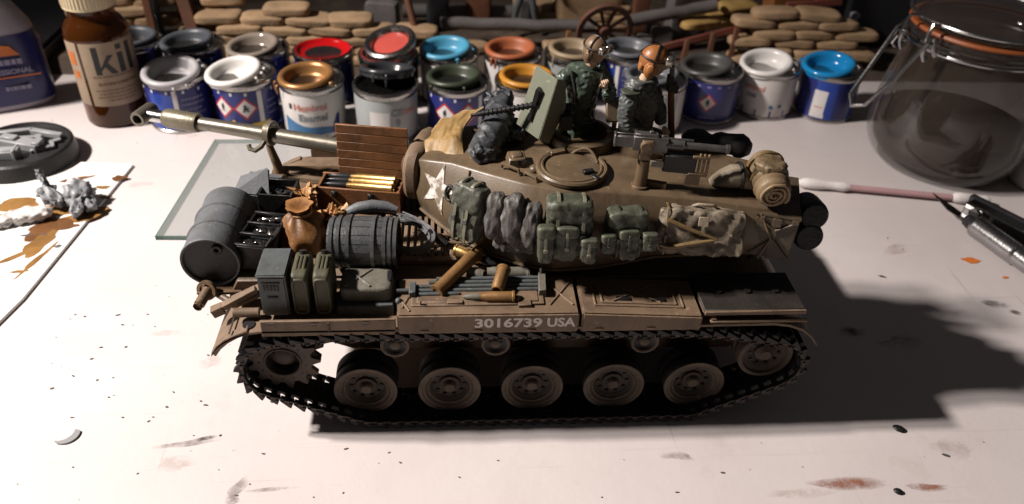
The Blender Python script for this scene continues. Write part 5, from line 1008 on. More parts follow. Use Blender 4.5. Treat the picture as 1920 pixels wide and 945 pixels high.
for x in (-7, 4): d = MB(); d.box((x, -4.8, 5.2), (1.7, .6, 2.2)); d.box((x, -5.0, 5.4), (.9, .5, 1.2)); d.build('crate_latch', 'dark_metal', t, bevel=.1)
for x in (-6, 6): d = MB(); d.cyl((x - 1.2, 4.9, 7.4), (x + 1.2, 4.9, 7.4), .5, n=8); d.build('crate_hinge', 'dark_metal', t)
def shell(label, p0, p1, r, m='brass', tip=True, group=None, hollow=False):
    """cartridge from base p0 to tip p1"""
    P0, P1 = Vector(p0), Vector(p1); L = (P1 - P0).length; t = athing('cartridge' if tip else 'spent_casing', label, 'cartridge' if tip else 'casing', p0, group)
    M_, _ = axis_m(p0, p1)
    if tip:
        cl = L * .66; d = MB(); d.lathe([(1e-3, .2), (r * .5, .2), (r * .55, 0), (r * 1.12, 0), (r * 1.12, .5), (r, .7), (r, cl * .82), (r * .74, cl * .92), (r * .72, cl)], 20, M_); d.build('brass_case', m, t)
        d = MB(); d.lathe([(r * .70, cl - .2), (r * .72, cl + .1), (r * .70, cl + (L - cl) * .35), (r * .45, cl + (L - cl) * .78), (1e-3, L)], 20, M_); d.build('projectile', 'shell_tip' if m == 'brass' else 'can_tan', t)
    else:
        d = MB(); d.lathe([(1e-3, .3), (r * .5, .3), (r * .6, 0), (r * 1.14, 0), (r * 1.14, .6), (r, .8), (r, L * .86), (r * .86, L * .93), (r * .86, L), (r * .66, L), (r * .66, L * .5), (1e-3, L * .5)], 20, M_); d.build('brass_case', m, t)
        d = MB(); d.lathe([(1e-3, L * .6), (r * .64, L * .6)], 16, M_); d.build('dark_bore', 'black', t)
    return t
def cw(x, y, z): q = place((-50.0, 48.2, 43.2), 0, 0, -9) @ Vector((x, y, z)); return tuple(q)
for i, y in enumerate((-2.6, 0, 2.6)):
    shell('brass cartridge in the open crate, lower layer, ' + ('nearest the viewer', 'middle', 'against the lid')[i], cw(10.6, y, 5.1 + .0 * i), cw(-11.2, y, 5.1), 1.28, 'brass', True, 'cartridges in the open crate')
for i, y in enumerate((-2.5, .1, 2.4)):
    shell('brass cartridge in the open crate, top layer, ' + ('nearest the viewer', 'middle', 'against the lid')[i], cw(10.2, y, 7.4), cw(-10.8, y, 7.4), 1.25, 'brass', True, 'upper cartridges in the open crate')
shell('long spent brass casing leaning across the fender rods', (-27.0, 3.4, 43.8), (-15.2, 18.2, 46.6), 1.85, 'brass_old', False)
shell('short upright spent casing with open mouth on the storage box', (-8.8, 9.8, 46.4), (-11.0, 2.2, 45.0), 1.75, 'brass_old', False)
shell('brass cartridge lying on the storage box edge behind the shield latch', (-6.4, .9, 44.0), (-20.4, 1.3, 43.8), 1.4, 'brass_old', True)
shell('bright brass cartridge lying under the turret beside the grille', (-21.6, 21.4, 44.4), (-10.2, 14.2, 44.4), 1.65, 'brass', True)
shell('dull casing stub beside the rods', (-18.4, 12.6, 43.2), (-14.2, 11.2, 43.2), 1.6, 'can_tan', False)
shell('dull tan casing lying beneath the turret rim', (-1.6, 12.0, 43.4), (-13.2, 12.2, 43.4), 1.55, 'can_tan', False)
# wooden keg
t = athing('banded_keg', 'dark grey wooden keg with metal hoops on its side', 'keg', (-47.2, 19.6, 41.7))
KM = place((-55.8, 19.6, 48.9), 0, 90, -3)
def kr(x): return 6.5 + .75 * (1 - ((x - 9.2) / 9.2) ** 2)
for i in range(18):
    a0, a1 = 2 * math.pi * i / 18 + .012, 2 * math.pi * (i + 1) / 18 - .012
    d = MB(); d.lathe([(kr(x) - .9, x) for x in (0, 9.2, 18.4)][::-1] + [(kr(x), x) for x in (0, 2, 5, 9.2, 13, 16.4, 18.4)], 3, KM, (a0, a1)); d.build('stave', 'keg', t, ang=60)
for x in (1.0, 2.9, 5.6, 12.2, 15.2, 16.6, 18.0): d = MB(); d.lathe([(kr(x) - .1, x - .55), (kr(x) + .42, x - .45), (kr(x) + .42, x + .45), (kr(x) - .1, x + .55)], 48, KM); d.build('hoop', 'keg_hoop', t)
d = MB(); d.lathe([(1e-3, .9), (6.1, .9)], 40, KM); d.lathe([(1e-3, 17.5), (6.1, 17.5)], 40, KM); d.build('keg_head', 'keg', t)
d = MB(); d.tube([(-52, 29.5, 52.0), (-49, 30, 53), (-45, 30.5, 53.4), (-41, 30.2, 53.2), (-38, 29.5, 52.6)], [1.3, 1.7, 1.8, 1.6, .9], 12); tag(d.build('rolled_cloth', 'canvas_slate', ang=60), 'small dark roll of cloth lying behind the keg', 'cloth roll')
# frayed tow rope
t = athing('tow_rope', 'frayed grey tow rope looped on the engine grille', 'rope', (-33, 25, 42.6)); rr = random.Random(4)
for s_ in range(22):
    o = Vector((rr.uniform(-1, 1), rr.uniform(-1, 1), rr.uniform(0, 1.3))) * .9
    pts = [Vector((-37 + rr.uniform(-2, 2), 34 + rr.uniform(-1.5, 1.5), 45.5 + rr.uniform(0, 2))), Vector((-32.5, 31.5, 46.6)), Vector((-28.6, 27.5, 45.8)), Vector((-28.2, 23.5, 45)), Vector((-31, 20.6, 44.6)), Vector((-35.5, 20.4, 44.2)), Vector((-39, 22.5 + rr.uniform(-1, 1), 43.9))]
    d = MB(); P = [tuple(p + o) for p in pts]; Q = []
    for i in range(len(P) - 1):
        for k in range(4): Q.append(tuple(Vector(P[i]).lerp(Vector(P[i + 1]), k / 4)))
    for _ in range(3): Q = [Q[0]] + [tuple((Vector(Q[i - 1]) + Vector(Q[i]) * 2 + Vector(Q[i + 1])) / 4) for i in range(1, len(Q) - 1)] + [Q[-1]]
    d.tube(Q + [P[-1]], .26, 5); d.build('strand', 'rope', t)
d = MB(); d.cyl((-29.6, 27.6, 46), (-24.0, 24.6, 44.2), 1.5, .7, n=12); d.build('rope_binding', 'black', t)
# cans on the near fender
t = athing('radio_box', 'blue grey metal box with vent slots, leftmost on the near fender', 'metal box', (-69, 6, 36.4))
def slant(x0, x1, y0, y1, z0, z1, dx=0.): return [(x0 + dx, y0), (x1 + dx, y0)]
d = MB(); d.box((-68.2, 5.6, 45.6), (7.0, 11.6, 12.8)); d.build('box_body', 'can_grey', t, bevel=.5, seg=2)
d = MB(); d.box((-68.2, 5.6, 52.2), (7.4, 12.0, .9)); d.build('box_lid', 'can_grey', t, bevel=.3, seg=2)
d = MB()
for k in range(5): d.box((-70.2 + k * .85, -.3, 48.6), (.4, .4, 1.7))
d.box((-68.4, -.3, 45.6), (2.6, .4, .6)); d.box((-68.4, -.3, 50.2), (4.6, .3, .3)); d.build('vent_slots', 'black', t)
def jerry(label, cx, m):
    t = athing('jerry_can', label, 'jerry can', (cx, 6, 38.6), 'jerry cans on the near fender')
    d = MB(); d.soft((cx, 6.2, 45.4), (4.5, 11.6, 12.8), 9, 8, .08, .3, 2); d.build('can_body', m, t, ang=60)
    d = MB(); y = .45; pts = []
    for k in range(28): a = 2 * math.pi * k / 28; pts.append((cx + 1.7 * math.copysign(abs(math.cos(a)) ** .35, math.cos(a)), y, 45.2 + 5.4 * math.copysign(abs(math.sin(a)) ** .35, math.sin(a))))
    d.tube(pts, .36, 6, True); d.build('pressed_ridge', m, t)
    for k in (-1, 0, 1): d = MB(); d.tube([(cx + k * .95, 3.6, 51.6), (cx + k * .95, 4.2, 52.0), (cx + k * .95, 8.4, 52.0), (cx + k * .95, 9.0, 51.6)], .36, 6); d.build('handle', m, t)
    d = MB(); d.cyl((cx, 10.2, 51.0), (cx, 10.8, 52.4), 1.0, n=12); d.build('filler_cap', 'dark_metal', t)
jerry('olive jerry can standing beside the blue grey box', -61.6, 'can_green'); jerry('olive jerry can standing nearest the keg', -56.0, 'can_green')
t = athing('flat_jerry_can', 'pale grey jerry can lying flat with a pressed cross on top', 'jerry can', (-45.6, 7, 36.4))
d = MB(); d.soft((-45.4, 7.6, 43.2), (13.6, 9.6, 4.8), 8, 8, .08, .3, 5); d.build('can_body', 'can_tan', t, ang=60)
d = MB(); d.cyl((-50.6, 3.8, 45.72), (-44.2, 11, 45.72), .3, n=6); d.cyl((-50.6, 11, 45.72), (-44.2, 3.8, 45.72), .3, n=6); d.cyl((-42.4, 2.8, 44.4), (-42.4, 12, 45.4), .3, n=6); d.build('pressed_cross', 'can_tan', t)
d = MB(); d.box((-39.4, 8.4, 45.0), (1.4, 4.6, 1.4)); d.build('can_handle', 'dark_metal', t, bevel=.2)
d = MB(); d.bb(-53, -38.2, 1.4, 13.2, 36.5, 41.0); d.build('can_rack', 'can_grey', t, bevel=.3)
d = MB(); d.ell((-36.8, 1.6, 42.4), (.9, .9, .9), 10, 8); d.cyl((-36.8, 1.6, 36.3), (-36.8, 1.6, 42), .5, n=8); d.box((-55.2, 14.2, 42.8), (1.2, 1.2, 1.6)); d.build('rack_knob', 'can_grey', t)

# ---- packs hung on the turret side
def strap_loop(mb, ex, cx, sz, e, w, k=1.03):
    """flat band round a soft box in the plane x = cx"""
    pts = []; f = (1 - abs(2 * cx / sz[0]) ** e) ** (1 / e) if abs(2 * cx / sz[0]) < 1 else .3
    n = 30; vs = []; fs = []
    for i in range(n):
        a = 2 * math.pi * i / n; y = math.copysign(abs(math.cos(a)) ** (2 / e), math.cos(a)) * sz[1] / 2 * f * k; z = math.copysign(abs(math.sin(a)) ** (2 / e), math.sin(a)) * sz[2] / 2 * f * k
        vs += [(cx - w / 2, y, z), (cx + w / 2, y, z), (cx + w / 2, y * .94, z * .96), (cx - w / 2, y * .94, z * .96)]
    for i in range(n):
        j = (i + 1) % n
        for q in range(4): fs.append((i * 4 + q, i * 4 + (q + 1) % 4, j * 4 + (q + 1) % 4, j * 4 + q))
    mb.add(vs, fs, ex)
def pack(label, c, rz, sz, m, strap_m, straps, flap=None, pockets=(), seed=0, tilt=14, cat='backpack', amp=.4, ridg=.6, fold=None, e=4.2, grp='packs hung on the turret side', lobes=(), st=(1.2, 1, .8)):
    t = thing('field_pack', label, cat, c, group=grp, rot=(-tilt, 0, rz))
    d = MB(); d.soft((0, 0, 0), sz, e, 24, amp, .28, seed, ridg=ridg, fold=fold, st=st); [d.soft(lc, ls, 2.8, 20, amp * .6, .3, seed + 2 + li, None, ridg=ridg * .9, fold=((.75, .2, .65), 4.2, .25), st=st) for li, (lc, ls) in enumerate(lobes)]; d.build('pack_body', m, t, ang=75)
    if flap:
        d = MB(); fx, fy, fz = sz[0] * .98, sz[1] * 1.08, sz[2] * flap; d.soft((0, -.35, sz[2] / 2 - fz / 2 + .35), (fx, fy, fz), 4.5, 16, amp * .8, .3, seed + 5, ridg=ridg * .7); d.build('top_flap', m, t, ang=75)
    for px, pz, pw, ph, pd in pockets:
        d = MB(); d.soft((px, -sz[1] / 2 - pd * .2, pz), (pw, pd, ph), 4, 12, amp * .6, .4, seed + 9 + px, ridg=ridg * .6); d.soft((px, -sz[1] / 2 - pd * .26, pz + ph * .36), (pw * 1.06, pd * 1.06, ph * .34), 4, 8, .1, .4, 3); d.build('side_pocket', m, t, ang=75)
        d = MB(); d.box((px, -sz[1] / 2 - pd * .72, pz + ph * .1), (.7, .35, ph * .55)); d.box((px, -sz[1] / 2 - pd * .8, pz - ph * .1), (1.1, .4, .8)); d.build('pocket_strap', strap_m, t, bevel=.08)
    for sx, w in straps:
        d = MB(); strap_loop(d, None, sx, sz, e, w, 1.07 if not flap else 1.12); d.build('strap', strap_m, t, bevel=.08)
        d = MB(); d.box((sx, -sz[1] / 2 * (1.1 if flap else 1.02) - .35, -sz[2] * .08), (w * 1.5, .5, 1.3)); d.build('buckle', 'mg_grey', t, bevel=.1)
    return t
p = tw(-10.0, -27.2)
pack('grey green field pack with two buckled straps, leftmost on the turret side', (p[0], p[1], 58.0), -40, (10.2, 6.5, 16.6), 'pack_greygreen', 'strap', [(-2.4, 1.0), (1.6, 1.0)], .48, [], 1, 12)
p = tw(3.2, -30.2)
pack('wrinkled dark mauve grey bundle, second from left on the turret side', (p[0], p[1], 60.2), -24, (13.6, 5.4, 12), 'pack_mauve', 'strap_dark', [(2.6, .5)], None, [], 2, 16, 'bundle', .5, .55, None, 3.4, 'packs hung on the turret side', [((-4.9, -1.2, .2), (5.4, 6.2, 13.4)), ((.2, -1.6, .8), (6.0, 6.6, 14)), ((5.2, -1.0, -.2), (5.2, 6.2, 13))], (1.3, 1, .55))
pack('small dark roll strapped below the wrinkled mauve bundle', (p[0] + .6, p[1] - .3, 53.0), -20, (11.5, 5.5, 5.4), 'pack_mauve', 'strap', [(-2.6, .8)], None, [], 12, 10, 'bundle', .6, .9)
p = tw(17.4, -28.6)
pack('large olive rucksack with pouches, third on the turret side', (p[0], p[1], 60.0), -4, (12.8, 7.6, 16), 'pack_green', 'strap', [(-3.0, .9), (3.6, .9)], .42, [(-5.9, -3.6, 4.6, 10.4, 3.4), (-.4, -3.4, 5.8, 9.6, 2.2), (5.4, -5.0, 4.4, 7, 3.0)], 3, 10)
p = tw(32.2, -24.0)
pack('smaller olive rucksack with tan centre strap, right of the large one', (p[0], p[1], 58.2), 1, (11.6, 6.4, 12.8), 'pack_green', 'strap_dark', [(-2.6, .8), (3.2, .8)], .40, [(-5.4, -1.8, 3.8, 5.6, 2.6), (.2, -2.4, 5.2, 8.6, 2.0), (5.6, -1.4, 4.0, 5.2, 2.8)], 6, 10)
p = tw(51.2, -18.2)
t = pack('broad tan canvas bundle tied with diagonal rope on the bustle side', (p[0], p[1], 58.4), -8, (23.8, 5.6, 13.4), 'pack_tan', 'strap_tan', [(-9.2, .6)], None, [], 8, 14, 'bundle', .45, 1.2, ((.85, .1, -.5), 5.0, .34), 6, 'packs hung on the turret side', (), (1.1, 1, .7))
d = MB(); d.tube([(-9, -3.1, 3.6), (-3, -3.4, 1.4), (4, -3.3, -.8)], [.6, .55, .3], 6); d.tube([(-8, -3.2, -4.0), (-2, -3.5, -2.4), (4.4, -3.2, -.9)], [.5, .8, .3], 6); d.tube([(-10.6, -2.9, -3.6), (-7, -3.2, -4.2), (-4, -3.2, -3.4)], .5, 6); d.build('tie_rope', 'strap_tan', t)
d = MB(); d.tube([(-2.5, 1.0, 6.6), (-1.5, -.6, 7.6), (2.5, -.6, 7.6), (3.5, 1, 6.6)], .45, 6); d.box((0, -3.3, 3.8), (2.6, .5, 2.6)); d.build('carry_loop', 'pack_tan', t, bevel=.1)
# bedroll and boot shaped bag on the bustle
t = athing('bedroll', 'brown bedroll with coiled end on top of the rear bustle box', 'bedroll', (61.3, 16, 65.4))
p0, p1 = Vector((60.6, 9.4, 70.0)), Vector((61.8, 24, 72.0)); d = MB(); n_ = 14
d.tube([tuple(p0.lerp(p1, i / n_)) for i in range(n_ + 1)], [4.0, 4.5] + [4.5 + .35 * math.sin(i * 2.1) for i in range(n_ - 3)] + [4.2, 3.4], 24); d.build('roll_body', 'roll_brown', t, ang=70)
d = MB(); ax = (p1 - p0).normalized(); ex = Vector((1, 0, 0)); ey = ax.cross(ex).normalized(); pts = []; nturn = 3.1
for i in range(70): a = i / 69 * nturn * 2 * math.pi; r_ = .5 + 3.5 * i / 69; w_ = 1 + .12 * noise.noise(Vector((i * .3, 1, 2))); pts.append(tuple(p0 - ax * (.35 + .3 * noise.noise(Vector((i * .4, 5, 1)))) + ex * r_ * w_ * math.cos(a) + ey * r_ * w_ * math.sin(a)))
d.tube(pts, .42, 6); d.build('coiled_end', 'roll_brown', t, ang=70)
for k in (.45, .8):
    c = p0.lerp(p1, k); d = MB(); d.tube([tuple(c + ex * 4.75 * math.cos(R(a)) + ey * 4.75 * math.sin(R(a))) for a in range(0, 360, 15)], .5, 6, True); d.build('roll_strap', 'strap_tan', t)
d = MB(); d.soft((60.6, 16, 75.2), (8.2, 8, 3.6), 3, 9, .5, .35, 4, ridg=.6); d.build('folded_top', 'roll_brown', t, ang=70)
t = athing('boot_bag', 'brown shoe shaped canvas bag with dark strap behind the machine gun', 'bag', (53, 19.5, 66.3))
d = MB(); rings = []
for i, (x, hh, w_) in enumerate(((47.2, 1.0, 1.6), (48.4, 2.6, 2.6), (50, 4.4, 3.2), (52, 6.0, 3.5), (54, 6.4, 3.6), (56, 5.4, 3.4), (58, 3.6, 2.8), (59.2, 2.0, 1.6))):
    rings.append([(x, 19.5 - (x - 53) * .2 + w_ * math.cos(a), 66.5 + hh * .5 + hh * .5 * math.sin(a) + (.2 * noise.noise(Vector((x, a, 1))))) for a in [2 * math.pi * j / 20 for j in range(20)]])
d.loft(rings); d.build('bag_body', 'pack_tan', t, ang=70)
d = MB(); d.tube([(54.2, 19.3 + 3.8 * math.cos(R(a)), 69.7 + 3.5 * math.sin(R(a))) for a in range(0, 360, 15)], .5, 6, True); d.build('bag_strap', 'black', t)
t = athing('black_bundle', 'soft black rolled tarpaulin on the far side of the bustle', 'tarpaulin', (54, 39, 65.6))
d = MB(); n_ = 12; q0, q1 = Vector((45.5, 46, 66.4)), Vector((65.0, 41.0, 66.4)); d.tube([tuple(q0.lerp(q1, i / n_) + Vector((0, 0, .5 * math.sin(i * .9)))) for i in range(n_ + 1)], [1.4, 2.8] + [3.4 + .4 * math.sin(i * 1.7) for i in range(n_ - 3)] + [3.2, 1.8], 20); d.build('tarpaulin_roll', 'black', t, ang=70)
# cloths on the turret front
def sheet(label, name, grid_fn, nu, nv, m, thick=.5, cat='cloth'):
    vs = []; fs = []
    for j in range(nv + 1):
        for i in range(nu + 1): vs.append(grid_fn(i / nu, j / nv))
    for j in range(nv):
        for i in range(nu): q = j * (nu + 1) + i; fs.append((q, q + 1, q + nu + 2, q + nu + 1))
    d = MB(); d.add(vs, fs); o = d.build(name, m, ang=80); md = o.modifiers.new('thickness', 'SOLIDIFY'); md.thickness = thick * S; md.offset = 0
    return tag(o, label, cat)
def ochre(u, v):
    A, B, C, D = Vector((-32.6, 49.5, 61.2)), Vector((-18.6, 41.0, 65.2)), Vector((-12.6, 59.0, 70.2)), Vector((-25.5, 64.0, 63.4))
    p = A.lerp(B, u).lerp(D.lerp(C, u), v); n = noise.noise(Vector((u * 3, v * 3, 3.1)))
    bow = math.sin(math.pi * v) * u * u
    p += Vector((-3.6, 1.2, -1.2)) * bow
    p += Vector((0, 0, 1.5 * math.sin(math.pi * u) * math.sin(math.pi * min(1, v * .9 + .1)) + n * .9 + .45 * math.sin(11 * u - 5 * v) * (1 - .5 * v) + .3 * noise.noise(Vector((u * 9, v * 9, 1)))))
    if v < .18: p += Vector((-.3, -1.0, -2.0)) * ((.18 - v) / .18) ** 1.3
    return tuple(p)
sheet('ochre canvas draped over the turret front above the gun', 'draped_canvas', ochre, 40, 40, 'canvas_ochre', .7, 'canvas')
t = athing('slate_bundle', 'slate blue canvas bundle rolled up on the turret roof front', 'canvas bundle', (-9, 46, 65))
d = MB(); n_ = 16; q = [Vector((-13.6, 37.2, 67.6)), Vector((-12, 41, 68.6)), Vector((-9.5, 47, 70.4)), Vector((-7.6, 54, 71.0)), Vector((-7.4, 60, 70.4))]
Q = [];
for i in range(4):
    for k in range(14): Q.append(tuple(q[i].lerp(q[i + 1], k / 14)))
d.tube(Q + [tuple(q[-1])], [2.4, 3.0, 3.5, 3.8] + [4.2 + .3 * math.sin(i * .45) + .4 * noise.noise(Vector((i * .25, 1, 1))) for i in range(49)] + [4.1, 3.9, 3.6, 3.0], 48)
s_ = d; s_.v = [tuple(Vector(p) + Vector((1, .3, .8)) * (.32 * math.sin(Vector(p).dot(Vector((1.0, .35, .9))) * 1.5 + 4.5 * noise.noise(Vector(p) * .14)) - 1.1 * abs(noise.noise(Vector(p) * .17 + Vector((3, 3, 3)))))) for p in s_.v]; d.build('bundle_roll', 'canvas_slate', t, ang=80)
d = MB(); d.soft((-13.6, 36.6, 66.6), (8, 6, 6), 2.4, 22, .8, .25, 3, ridg=.9, fold=((.6, .3, .7), 2.6, .22)); d.soft((-8.0, 61, 72.0), (9, 6, 5), 2.4, 22, 1.0, .3, 8, ridg=1.0, fold=((.8, .2, .5), 2.8, .25)); d.soft((-4.6, 49, 68), (7, 12, 5), 2.6, 22, .7, .25, 6, ridg=.9, fold=((.7, .6, .3), 3.2, .25)); d.build('bundle_folds', 'canvas_slate', t, ang=80)

# ---- machine guns
t = athing('heavy_machine_gun', 'grey heavy machine gun on the pedestal at the near roof edge', 'machine gun', (27.6, 20.2, 73))
g0, g1 = Vector((19.4, 20.6, 80.0)), Vector((48.6, 16.8, 79.0)); gd_ = (g1 - g0).normalized(); side = gd_.cross(Vector((0, 0, 1))).normalized()
GM = Matrix.Translation(g0) @ Matrix(((gd_.x, -side.x, 0, 0), (gd_.y, -side.y, 0, 0), (gd_.z, 0, 1, 0), (0, 0, 0, 1)))
d = MB(); d.box((9.4, 0, 0), (9.0, 2.6, 4.0), GM); d.box((8.2, 0, 2.3), (6, 2.0, .9), GM); d.box((3.6, -1.0, .2), (6.4, .4, 3.0), GM); d.box((3.6, 1.0, .2), (6.4, .4, 3.0), GM); d.box((.2, 0, .2), (.6, 2.6, 3.4), GM); d.box((3.4, 0, -.6), (5.6, .7, .5), GM); d.box((3.4, 0, 1.2), (5.6, .7, .5), GM); d.build('receiver', 'mg_grey', t, bevel=.15)
d = MB(); d.cyl(tuple(GM @ Vector((13, 0, .2))), tuple(GM @ Vector((18, 0, .2))), 1.4, n=14); d.cyl(tuple(GM @ Vector((18, 0, .2))), tuple(GM @ Vector((29, 0, .2))), 1.0, .9, n=14); d.cyl(tuple(GM @ Vector((29, 0, .2))), tuple(GM @ Vector((29.8, 0, .2))), 1.25, n=14); d.build('gun_tube', 'mg_grey', t)
d = MB()
for k in range(5): d.cyl(tuple(GM @ Vector((13.6 + k * .9, -1.45, .5))), tuple(GM @ Vector((13.6 + k * .9, -1.1, .5))), .28, n=8)
d.build('cooling_holes', 'black', t)
d = MB(); d.box((8.6, -1.6, -.4), (3.0, 1.6, 3.6), GM); d.cyl(tuple(GM @ Vector((8.2, -2.6, -.2))), tuple(GM @ Vector((8.2, -1.0, -.2))), 1.5, n=14); d.box((8.6, 0, -3.2), (3.4, 2.4, 3.2), GM); d.box((12, -.6, -2.2), (7, 1.2, 1.1), GM, ry=8); d.build('gun_cradle', 'olive', t, bevel=.2)
d = MB(); d.box((17.5, -.4, -4.6), (8.6, 3.4, 5.0), GM); d.build('ammunition_box', 'black', t, bevel=.3)
d = MB(); d.box((11.6, -2.0, -4.8), (3.4, .8, 1.8), GM); d.build('box_plate', 'can_tan', t, bevel=.15)
d = MB()
for k in range(3): d.box((22.6 + k * 1.1, -1.6, -4.0), (.6, .8, 6.0), GM)
d.box((22.6, -1.8, -7.0), (5, .8, .8), GM); d.box((22.6, -1.8, -2), (4, .8, .8), GM); d.box((21.4, -1.8, -8.6), (4, .8, 3.2), GM); d.build('feed_bracket', 'olive', t, bevel=.12)
d = MB(); d.box((9.4, .2, 2.6), (1.0, .8, 1.4), GM); d.box((12.6, .2, 1.8), (1.0, .8, 1.2), GM); d.box((16, .3, 1.6), (9, .5, .5), GM); d.box((14, 1.8, .4), (4, .8, .8), GM); d.build('sights', 'mg_grey', t, bevel=.1)
t = athing('shielded_machine_gun', 'machine gun with pale green angled shield at the turret front', 'machine gun', (3, 43, 66))
A, D_, B, C, E_, F_, G_ = [Vector(v) for v in ((0.8, 46, 89.3), (-4.0, 46, 71.4), (5.7, 37.4, 89.0), (1.7, 37.4, 70.8), (8.5, 39.2, 87.4), (5.1, 39.2, 68.6), (9.2, 40.4, 78.9))]
def plate(pts, n, th): 
    N_ = Vector(n).normalized() * th; k = len(pts); return [tuple(p) for p in pts] + [tuple(p + N_) for p in pts], [tuple(range(k)), tuple(range(2 * k - 1, k - 1, -1))] + [(i, (i + 1) % k, (i + 1) % k + k, i + k) for i in range(k)]
d = MB(); n1 = (B - A).cross(D_ - A); d.add(*plate([A, B, C, D_], -n1 if n1.x < 0 else n1, .6)); d.build('shield_front', 'shield_green', t, bevel=.12)
d = MB(); d.add(*plate([B + Vector((.15, -.1, 0)), E_, G_, F_, C + Vector((.15, -.1, 0))], (0, 1, 0), .6)); d.build('shield_wing', 'shield_green', t, bevel=.12)
d = MB(); o_ = Vector((-.5, -.3, 0)); c = (A + B + C + D_) / 4 + o_; up = ((A + B) / 2 - (C + D_) / 2).normalized(); rt = ((B - A) + (C - D_)).normalized()
d.box(tuple(c + up * 2.0), (1.2, 2.2, 5.0), ry=12, rz=-28); d.cyl(tuple(c - up * 1), tuple(c - up * 5.4), .5, n=8); d.cyl(tuple(c + up * 4.2 + rt * 1.2), tuple(c + up * .4 + rt * .2), .55, n=8); d.build('gun_slot', 'black', t)
d = MB(); m0, m1 = c + Vector((1.5, 0, -.3)), Vector((-15.2, 44.2, 75.2)); d.cyl(tuple(m0), tuple(m1), .75, n=12)
for k in range(12): q = m0.lerp(m1, .12 + k * .07); d.cyl(tuple(q), tuple(q + (m1 - m0).normalized() * .5), 1.0, n=12)
d.cyl(tuple(m1), tuple(m1 + (m1 - m0).normalized() * 2), .45, n=10); d.build('gun_jacket', 'black', t)
d = MB(); d.box((7.5, 43.6, 77), (8, 2.2, 3.2), rz=4); d.cyl((6, 43.5, 66), (6, 43.5, 76), 1.0, n=12); d.box((9.5, 40.4, 75), (3.4, 3, 4.4)); d.build('receiver', 'black', t, bevel=.15)
t = athing('upright_rifle', 'dark brown upright gun post standing right of the seated crewman', 'gun post', (42.4, 46.5, 66))
d = MB(); d.cyl((42.6, 46.6, 65.8), (39.0, 43.4, 83.6), 1.05, .95, n=12); d.build('post', 'timber', t)
d = MB(); d.box((39.0, 43.4, 84.4), (2.6, 2.0, 2.4), rz=10); d.box((38.2, 43.2, 86.6), (1.7, 1.6, 3)); d.box((40.2, 43.4, 83.6), (1.6, 1.4, 2)); d.build('sight_block', 'black', t, bevel=.15)
d = MB(); d.cyl((38.5, 43.1, 88), (38.1, 42.8, 90.8), .8, .7, n=10); d.build('post_tip', 'mg_grey', t)

# ------------------------------------------------------------------ crew figures
SHIFT = Vector((0, 0, 0))
def skin_obj(name, material, parent, verts, edges, sub=2, fat=1.):
    """one continuous skinned surface; verts = [(x, y, z, radius)], mm in table coordinates"""
    me = bpy.data.meshes.new('s'); me.from_pydata([v[:3] for v in verts], edges, []); o = bpy.data.objects.new('s', me); COL.objects.link(o)
    o.modifiers.new('skin', 'SKIN'); sm = o.modifiers.new('sub', 'SUBSURF'); sm.levels = sub; sm.render_levels = sub
    for i, v in enumerate(verts): sv = me.skin_vertices[0].data[i]; sv.radius = (v[3] * fat, v[3] * fat); sv.use_root = (i == 0)
    bpy.context.view_layer.update(); ev = bpy.data.meshes.new_from_object(o.evaluated_get(bpy.context.evaluated_depsgraph_get()))
    mb = MB(); vs = [tuple(v.co) for v in ev.vertices]; fs = [tuple(p.vertices) for p in ev.polygons]
    if 'body' in name:
        nv = []
        for p in vs:
            p = Vector(p); w = Vector((p.x * .55, p.y * .55, p.z * .95)); k = noise.noise(w) * .35 - abs(noise.noise(w * .95 + Vector((3, 5, 7)))) * .8
            c = Vector((sum(v[0] for v in verts[:4]) / 4, sum(v[1] for v in verts[:4]) / 4, p.z)); n_ = (p - c).normalized(); nv.append(tuple(p + n_ * k))
        vs = nv
    mb.add(vs, fs); bpy.data.objects.remove(o); bpy.data.meshes.remove(me); bpy.data.meshes.remove(ev)
    return mb.build(name, material, parent, ang=80)
